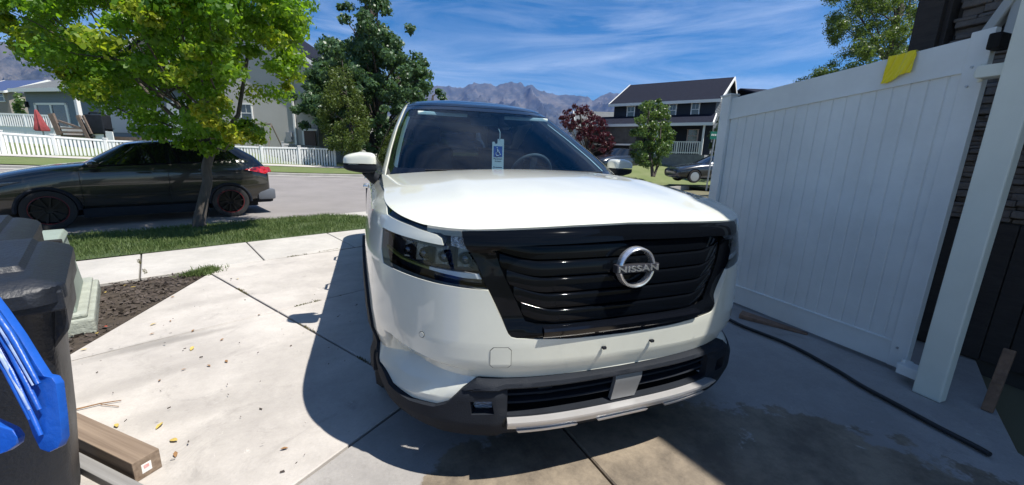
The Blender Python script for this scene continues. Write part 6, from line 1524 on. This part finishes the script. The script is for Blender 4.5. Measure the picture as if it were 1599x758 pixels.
# --- generic crowns from picture outlines, given real depth
def crown(poly, d, dd, n, r0, r1, seed, squash=.8, bias=None):
    rg_ = random.Random(seed); xs = [p[0] for p in poly]; ys = [p[1] for p in poly]; cx = (min(xs)+max(xs))/2; hw = (max(xs)-min(xs))/2; out = []; k = 0
    while len(out) < n and k < n*60:
        k += 1; px = rg_.uniform(min(xs), max(xs)); py = rg_.uniform(min(ys), max(ys)); rp = rg_.uniform(r0, r1)
        if not (inside(px-rp*.5, py, poly) and inside(px+rp*.5, py, poly) and inside(px, py-rp*.4, poly)): continue
        q = min(1, abs(px-cx)/hw); d_ = d+rg_.uniform(-dd, dd)*math.sqrt(1-q*q*.85); P_ = at(px, py, d_); r_ = rp/FPX*d_; out.append((P_.x, P_.y, P_.z, (r_, r_, r_*squash)))
    return out
def limbs_for(cl, trunkpts, every, r0, r1, up=0):
    out = []
    for i in range(0, len(cl), every):
        c_ = cl[i]; best = min(trunkpts, key=lambda s_: abs(s_[2]-(c_[2]-math.hypot(c_[0]-s_[0], c_[1]-s_[1])*.7-up))); out.append(limb_to(best[:3], c_[:3], r0, r1, 4, .05, i))
    return out
def tpts(l, d): return [(lambda P_: (P_.x, P_.y, P_.z, r_))(at(px, py, d)) for px, py, r_ in l]
# the big park tree
poly_ = [(548, -40), (560, 20), (556, 50), (545, 62), (512, 55), (500, 70), (486, 100), (468, 140), (458, 150), (470, 175), (486, 180), (500, 215), (540, 230), (575, 245), (612, 252), (650, 245), (668, 215), (672, 190), (668, 160), (672, 130), (668, 100), (650, 80), (637, 88), (632, 60), (622, 35), (605, 50), (598, 25), (608, 0), (600, -40)]
D = 27; cl = crown(poly_, D, 4.0, 430, 9, 15, 21)
cl += [(lambda P_: (P_.x, P_.y, P_.z, (r_, r_, r_*.8)))(at(px, py, D)) for px, py, r_ in ((538, 30, .5), (544, 10, .45), (532, 12, .3), (640, 45, .45), (661, 100, .5), (668, 118, .5), (455, 150, .45), (462, 172, .4), (476, 196, .4), (603, 18, .5), (600, 5, .5), (566, -10, .6))]
tk = tpts([(603, 262, .42), (602, 240, .34), (596, 200, .30), (590, 150, .24), (585, 90, .17), (580, 30, .10), (578, -30, .05)], D)
tree('large_tree', 'tall dark green tree towering behind the narrow tree and the white SUV', 'tree', tk[0][:3], tk, limbs_for(cl, tk[1:], 5, .10, .02), cl, 170, .19, m_poplar, m_barkd, seed=6, shell=.2, flat=.1, droop=.2, aspect=.8)
poly_ = [(650, 260), (640, 180), (655, 165), (668, 150), (682, 128), (694, 140), (698, 160), (700, 200), (695, 260)]
cl = crown(poly_, 33, 2.0, 50, 6, 11, 8); tk = tpts([(672, 262, .25), (673, 220, .2), (676, 150, .08)], 33)
tree('round_tree', 'smaller round green tree just showing over the left end of the SUV roof', 'tree', tk[0][:3], tk, limbs_for(cl, tk[1:], 6, .06, .02), cl, 90, .22, m_poplar, m_barkd, seed=9, shell=.2, aspect=.8)
# narrow tree in front
poly_ = [(530, 88), (514, 110), (502, 140), (496, 175), (500, 205), (512, 232), (540, 244), (566, 240), (578, 215), (576, 180), (566, 150), (560, 120), (545, 98)]
D = 23; cl = crown(poly_, D, 1.3, 130, 6, 11, 31, 1.2); tk = tpts([(553, 264, .13), (553, 240, .11), (548, 200, .09), (542, 150, .06), (534, 95, .02)], D)
tree('narrow_tree', 'narrow olive-green young tree with a dark trunk on the verge right of the picket fence', 'tree', tk[0][:3], tk, limbs_for(cl, tk[1:], 5, .04, .012, .3), cl, 95, .115, m_hornb, m_barkd, seed=10, shell=.15, flat=.2, aspect=.55)
# tree by the navy house
poly_ = [(1018, 150), (1004, 158), (994, 170), (990, 190), (984, 205), (988, 225), (984, 240), (996, 256), (1016, 262), (1030, 260), (1040, 250), (1052, 230), (1054, 205), (1050, 185), (1040, 168), (1030, 154)]
D = 22.5; cl = crown(poly_, D, 1.5, 120, 3.5, 11, 41); b0 = at(1017, 273, D); tk = tpts([(1019, 276, .10), (1018, 262, .09), (1014, 240, .08), (1012, 200, .06), (1015, 156, .02)], D)
tree('lawn_tree', 'upright bright green tree with two stems in front of the navy house', 'tree', tk[0][:3], tk, [[*tpts([(1021, 276, .08), (1026, 262, .07), (1030, 235, .05), (1032, 190, .03)], D)]]+limbs_for(cl, tk[1:], 6, .04, .012), cl, 130, .105, m_pear, m_bark, seed=12, shell=.2, flat=.2, aspect=.7)
# purple plum
poly_ = [(899, 152), (890, 168), (866, 174), (868, 190), (885, 200), (900, 215), (925, 235), (950, 240), (962, 225), (960, 205), (950, 195), (944, 183), (930, 180), (920, 166), (908, 162), (905, 152)]
D = 31; cl = crown(poly_, D, 2.0, 120, 2.5, 8, 51); tk = tpts([(920, 262, .2), (919, 240, .18), (912, 205, .12), (902, 165, .04)], D)
tree('plum_tree', 'dark red-leaved tree between the SUV windshield and the navy house', 'tree', tk[0][:3], tk, limbs_for(cl, tk[1:], 4, .06, .015), cl, 90, .13, m_plum, m_barkd, seed=13, shell=.2, flat=.1, aspect=.7)
# locust over the gate
poly_ = [(1290, -60), (1286, 20), (1292, 60), (1288, 90), (1278, 108), (1262, 118), (1240, 124), (1232, 130), (1252, 136), (1285, 132), (1330, 125), (1400, 115), (1450, 95), (1470, 60), (1480, -10), (1480, -120), (1380, -160)]
D = 12.5; cl = crown(poly_, D, 2.2, 300, 10, 18, 61); tk = tpts([(1385, 260, .17), (1383, 150, .15), (1390, 90, .12), (1400, 40, .09), (1412, -20, .06), (1405, -120, .03)], D)
tk[0] = (tk[0][0], tk[0][1], gz(tk[0][0], tk[0][1]), .19)
ex = [tpts([(1390, 90, .06), (1400, 75, .05), (1425, 50, .04), (1418, 20, .03), (1425, -20, .02)], D), tpts([(1390, 100, .05), (1370, 70, .04), (1345, 30, .025), (1330, -10, .015)], D), tpts([(1390, 120, .04), (1340, 110, .03), (1300, 112, .015), (1250, 124, .006)], D)]
tree('locust_tree', 'airy fine-leaved green tree rising behind the white gate with the yellow cloth', 'tree', tk[0][:3], tk, ex+limbs_for(cl, tk[1:], 9, .03, .006), cl, 260, .068, m_locust, m_barkd, seed=14, shell=.05, flat=.1, droop=.6, aspect=.42)
# far small trees and shrubs
def bush(name, label, cat, poly, d, dd, n, r0, r1, per, size, mt, seed, base=None, group=None):
    cl = crown(poly, d, dd, n, r0, r1, seed); zm = min(c[2]-c[3][2] for c in cl); cx = sum(c[0] for c in cl)/len(cl); cy = sum(c[1] for c in cl)/len(cl); g_ = gz(cx, cy)
    tk = [(cx, cy, g_-.05, .05*max(1, d/12)), (cx, cy, (g_+zm)/2 if zm > g_ else g_+.1, .045*max(1, d/12)), (cx, cy, max(c[2] for c in cl)-.2, .01)]
    return tree(name, label, cat, (cx, cy, g_), tk, limbs_for(cl, tk[1:], 6, .03, .008), cl, per, size, mt, m_barkd, group, seed=seed, shell=.2, aspect=.7)
bush('yard_tree', 'small yellow-green tree between the two houses at the far left', 'tree', [(20, 192), (22, 165), (24, 146), (30, 142), (36, 160), (38, 192)], 40, 1.2, 26, 4, 7, 60, .2, m_pear, 71)
bush('porch_shrub', 'tall dark shrub beside the porch of the navy house', 'shrub', [(1108, 268), (1106, 215), (1112, 190), (1124, 178), (1142, 190), (1142, 268)], 25.5, 1.2, 60, 5, 9, 70, .13, m_shrub, 72)
bush('dark_corner_shrub', 'low dark green shrub on the ground right of the gate post', 'shrub', [(1538, 760), (1545, 705), (1570, 668), (1620, 655), (1680, 700), (1680, 800), (1540, 800)], 2.6, .35, 40, 12, 26, 55, .05, m_shrub, 73)
bush('young_tree', 'slim dark young tree far behind between the narrow tree and the SUV mirror', 'tree', [(620, 262), (605, 235), (560, 225), (560, 200), (640, 190), (650, 250)], 46, 2, 60, 8, 12, 60, .3, m_poplar, 74)
for i, (x0, x1, y0, d, nm) in enumerate(((480, 560, 205, 60, 'green tree crown far behind the corner of the beige house'), (690, 780, 236, 75, 'far low tree hidden behind the white SUV cabin'))):
    bush('far_tree', nm, 'tree', [(x0, 262), (x0+5, y0+15), ((x0+x1)/2, y0), (x1-5, y0+15), (x1, 262)], d, 3, 50, 7, 12, 50, .4, m_poplar, 80+i)
# flowers/shrubs at the porch foot
for i, (px, c_) in enumerate(((1076, 'first'), (1082, 'second'))):
    bush('white_shrub', 'small pale shrub at the foot of the porch, %s' % ('left of the pair' if i == 0 else 'right of the pair'), 'shrub', [(px-4, 260), (px-3, 254), (px+3, 254), (px+4, 260)], 26.3, .2, 6, 3, 5, 30, .08, mat('pale_leaves%d' % i, (.35, .36, .30), .8), 90+i)
# weeds in the crack at the bed tip
def samp_w(n):
    P_ = np.array([tuple(gp(*q)) for q in ((322, 424), (318, 427), (328, 421), (312, 428), (300, 430))]); k = np.random.randint(0, 5, n); q = P_[k]+np.random.randn(n, 3)*[.06, .04, 0]; q[:, 2] = .0; return q
tag(blades('weeds', 700, samp_w, .035, .004, m_grass), kind='stuff')
# --- mountains
m_mtn, t_, b_ = new_mat('mountain_rock'); nd = t_.nodes; lk = t_.links
tcn = nd.new('ShaderNodeTexCoord'); nz = nd.new('ShaderNodeTexNoise'); nz.inputs['Scale'].default_value = .0016; nz.inputs['Detail'].default_value = 12; nz.inputs['Roughness'].default_value = .68; lk.new(tcn.outputs['Object'], nz.inputs['Vector'])
nz2 = nd.new('ShaderNodeTexNoise'); nz2.inputs['Scale'].default_value = .012; nz2.inputs['Detail'].default_value = 8; nz2.inputs['Roughness'].default_value = .75; lk.new(tcn.outputs['Object'], nz2.inputs['Vector'])
geo = nd.new('ShaderNodeNewGeometry'); sp = nd.new('ShaderNodeSeparateXYZ'); lk.new(geo.outputs['Position'], sp.inputs[0])
hr = nd.new('ShaderNodeMapRange'); hr.inputs[1].default_value = 250; hr.inputs[2].default_value = 900; lk.new(sp.outputs[2], hr.inputs[0])
cr_ = nd.new('ShaderNodeValToRGB'); cr_.color_ramp.elements[0].position = .40; cr_.color_ramp.elements[0].color = (.022, .032, .040, 1); cr_.color_ramp.elements[1].position = .60; cr_.color_ramp.elements[1].color = (.165, .15, .13, 1); cr_.color_ramp.elements[0].position = .43; cr_.color_ramp.elements[1].position = .57; e = cr_.color_ramp.elements.new(.5); e.color = (.060, .066, .066, 1)
ad = nd.new('ShaderNodeMath'); ad.operation = 'MULTIPLY_ADD'; ad.inputs[1].default_value = .35; lk.new(nz2.outputs[0], ad.inputs[0]); mu = nd.new('ShaderNodeMath'); mu.operation = 'MULTIPLY'; mu.inputs[1].default_value = .65; lk.new(nz.outputs[0], mu.inputs[0]); lk.new(mu.outputs[0], ad.inputs[2]); lk.new(ad.outputs[0], cr_.inputs[0])
mx_ = nd.new('ShaderNodeMix'); mx_.data_type = 'RGBA'; hm = nd.new('ShaderNodeMath'); hm.operation = 'MULTIPLY'; hm.inputs[1].default_value = .55; lk.new(hr.outputs[0], hm.inputs[0]); lk.new(hm.outputs[0], mx_.inputs[0]); lk.new(cr_.outputs[0], mx_.inputs[6]); mx_.inputs[7].default_value = (.08, .095, .125, 1); lk.new(mx_.outputs[2], b_.inputs['Base Color']); b_.inputs['Roughness'].default_value = 1; b_.inputs['Specular IOR Level'].default_value = .1
def ridged(x, y, o=6, seed=0.0):
    a = 0; f = 1; s = 1; pr = 1
    for i in range(o):
        n_ = 1-abs(noise.noise(Vector((x*f+seed, y*f-seed, seed*.7+i*3.1))))*2; n_ = n_*n_*pr; a += n_*s; pr = min(1, n_*1.3+.2); f *= 2.05; s *= .52
    return a/1.9
def mountain(name, prof, dist, depth, az_px0, az_px1, nu, nv, seed, zbase=-5, rough=.40):
    b = MB(); xs = [p[0] for p in prof]; ys = [p[1] for p in prof]
    for j in range(nv):
        v = j/(nv-1)
        for i in range(nu):
            px = az_px0+(az_px1-az_px0)*i/(nu-1); py = float(np.interp(px, xs, ys))
            cr0 = at(px, py, dist); dr = Vector((cr0.x-CAM.x, cr0.y-CAM.y, 0)); L_ = dr.length; dr.normalize()
            r = L_-depth*(1-v)*1.0 if v <= .72 else L_-depth*.28+depth*1.0*(v-.72)
            r = L_ + depth*(v-.72)/.72
            x, y = CAM.x+dr.x*r, CAM.y+dr.y*r
            H = (cr0.z-zbase)
            H *= 1.035
            q = v/.72 if v < .72 else max(0, 1-(v-.72)/.28)
            rn = ridged(x/dist*7.5, y/dist*7.5, 7, seed)
            prof_ = q**1.25
            z = H*prof_*(1-rough*(1-q**3)*1.5*(1-rn)) if q < 1 else H
            z += H*.05*(rn-.6)*min(1, q*3); z += H*.045*(ridged(x/dist*34, y/dist*34, 5, seed)-.5)*min(1, q*2)
            b.v.append((x, y, zbase+z-8*(1-min(1, q*8))))
    for j in range(nv-1):
        for i in range(nu-1): b.f.append((j*nu+i, j*nu+i+1, (j+1)*nu+i+1, (j+1)*nu+i))
    return tag(b.build(name, m_mtn, smooth=35, fix=False), kind='structure')
mountain('mountains', [(350, 175), (480, 160), (560, 150), (640, 142), (690, 133), (705, 134), (722, 138), (740, 133), (762, 130), (775, 134), (800, 127), (812, 132), (822, 139), (830, 133), (838, 139), (855, 145), (872, 148), (885, 149), (905, 150), (918, 153), (925, 157), (935, 150), (950, 146), (965, 145), (985, 150), (1040, 160), (1120, 150), (1250, 165), (1450, 150), (1700, 160)], 6200, 3300, 350, 1700, 520, 130, 4.2)
mountain('foothill', [(-500, 60), (-200, 55), (-60, 62), (0, 68), (50, 76), (100, 100), (150, 122), (200, 135), (300, 150), (420, 165), (520, 180), (600, 200)], 3200, 1900, -500, 600, 260, 90, 9.7, rough=.2)
# --- air between here and the mountains
hzb = MB(); hzb.box(-9500, 9500, -300, 10500, -8, 1330); hzo = hzb.build('haze', None, fix=True); hm_, t_, b_ = new_mat('haze'); nd = t_.nodes; nd.remove(b_)
pv = nd.new('ShaderNodeVolumePrincipled'); pv.inputs['Color'].default_value = (.16, .36, .95, 1); pv.inputs['Density'].default_value = HAZE; pv.inputs['Anisotropy'].default_value = .2
t_.links.new(pv.outputs[0], nd['Material Output'].inputs['Volume']); hzo.data.materials.append(hm_); tag(hzo, kind='stuff')
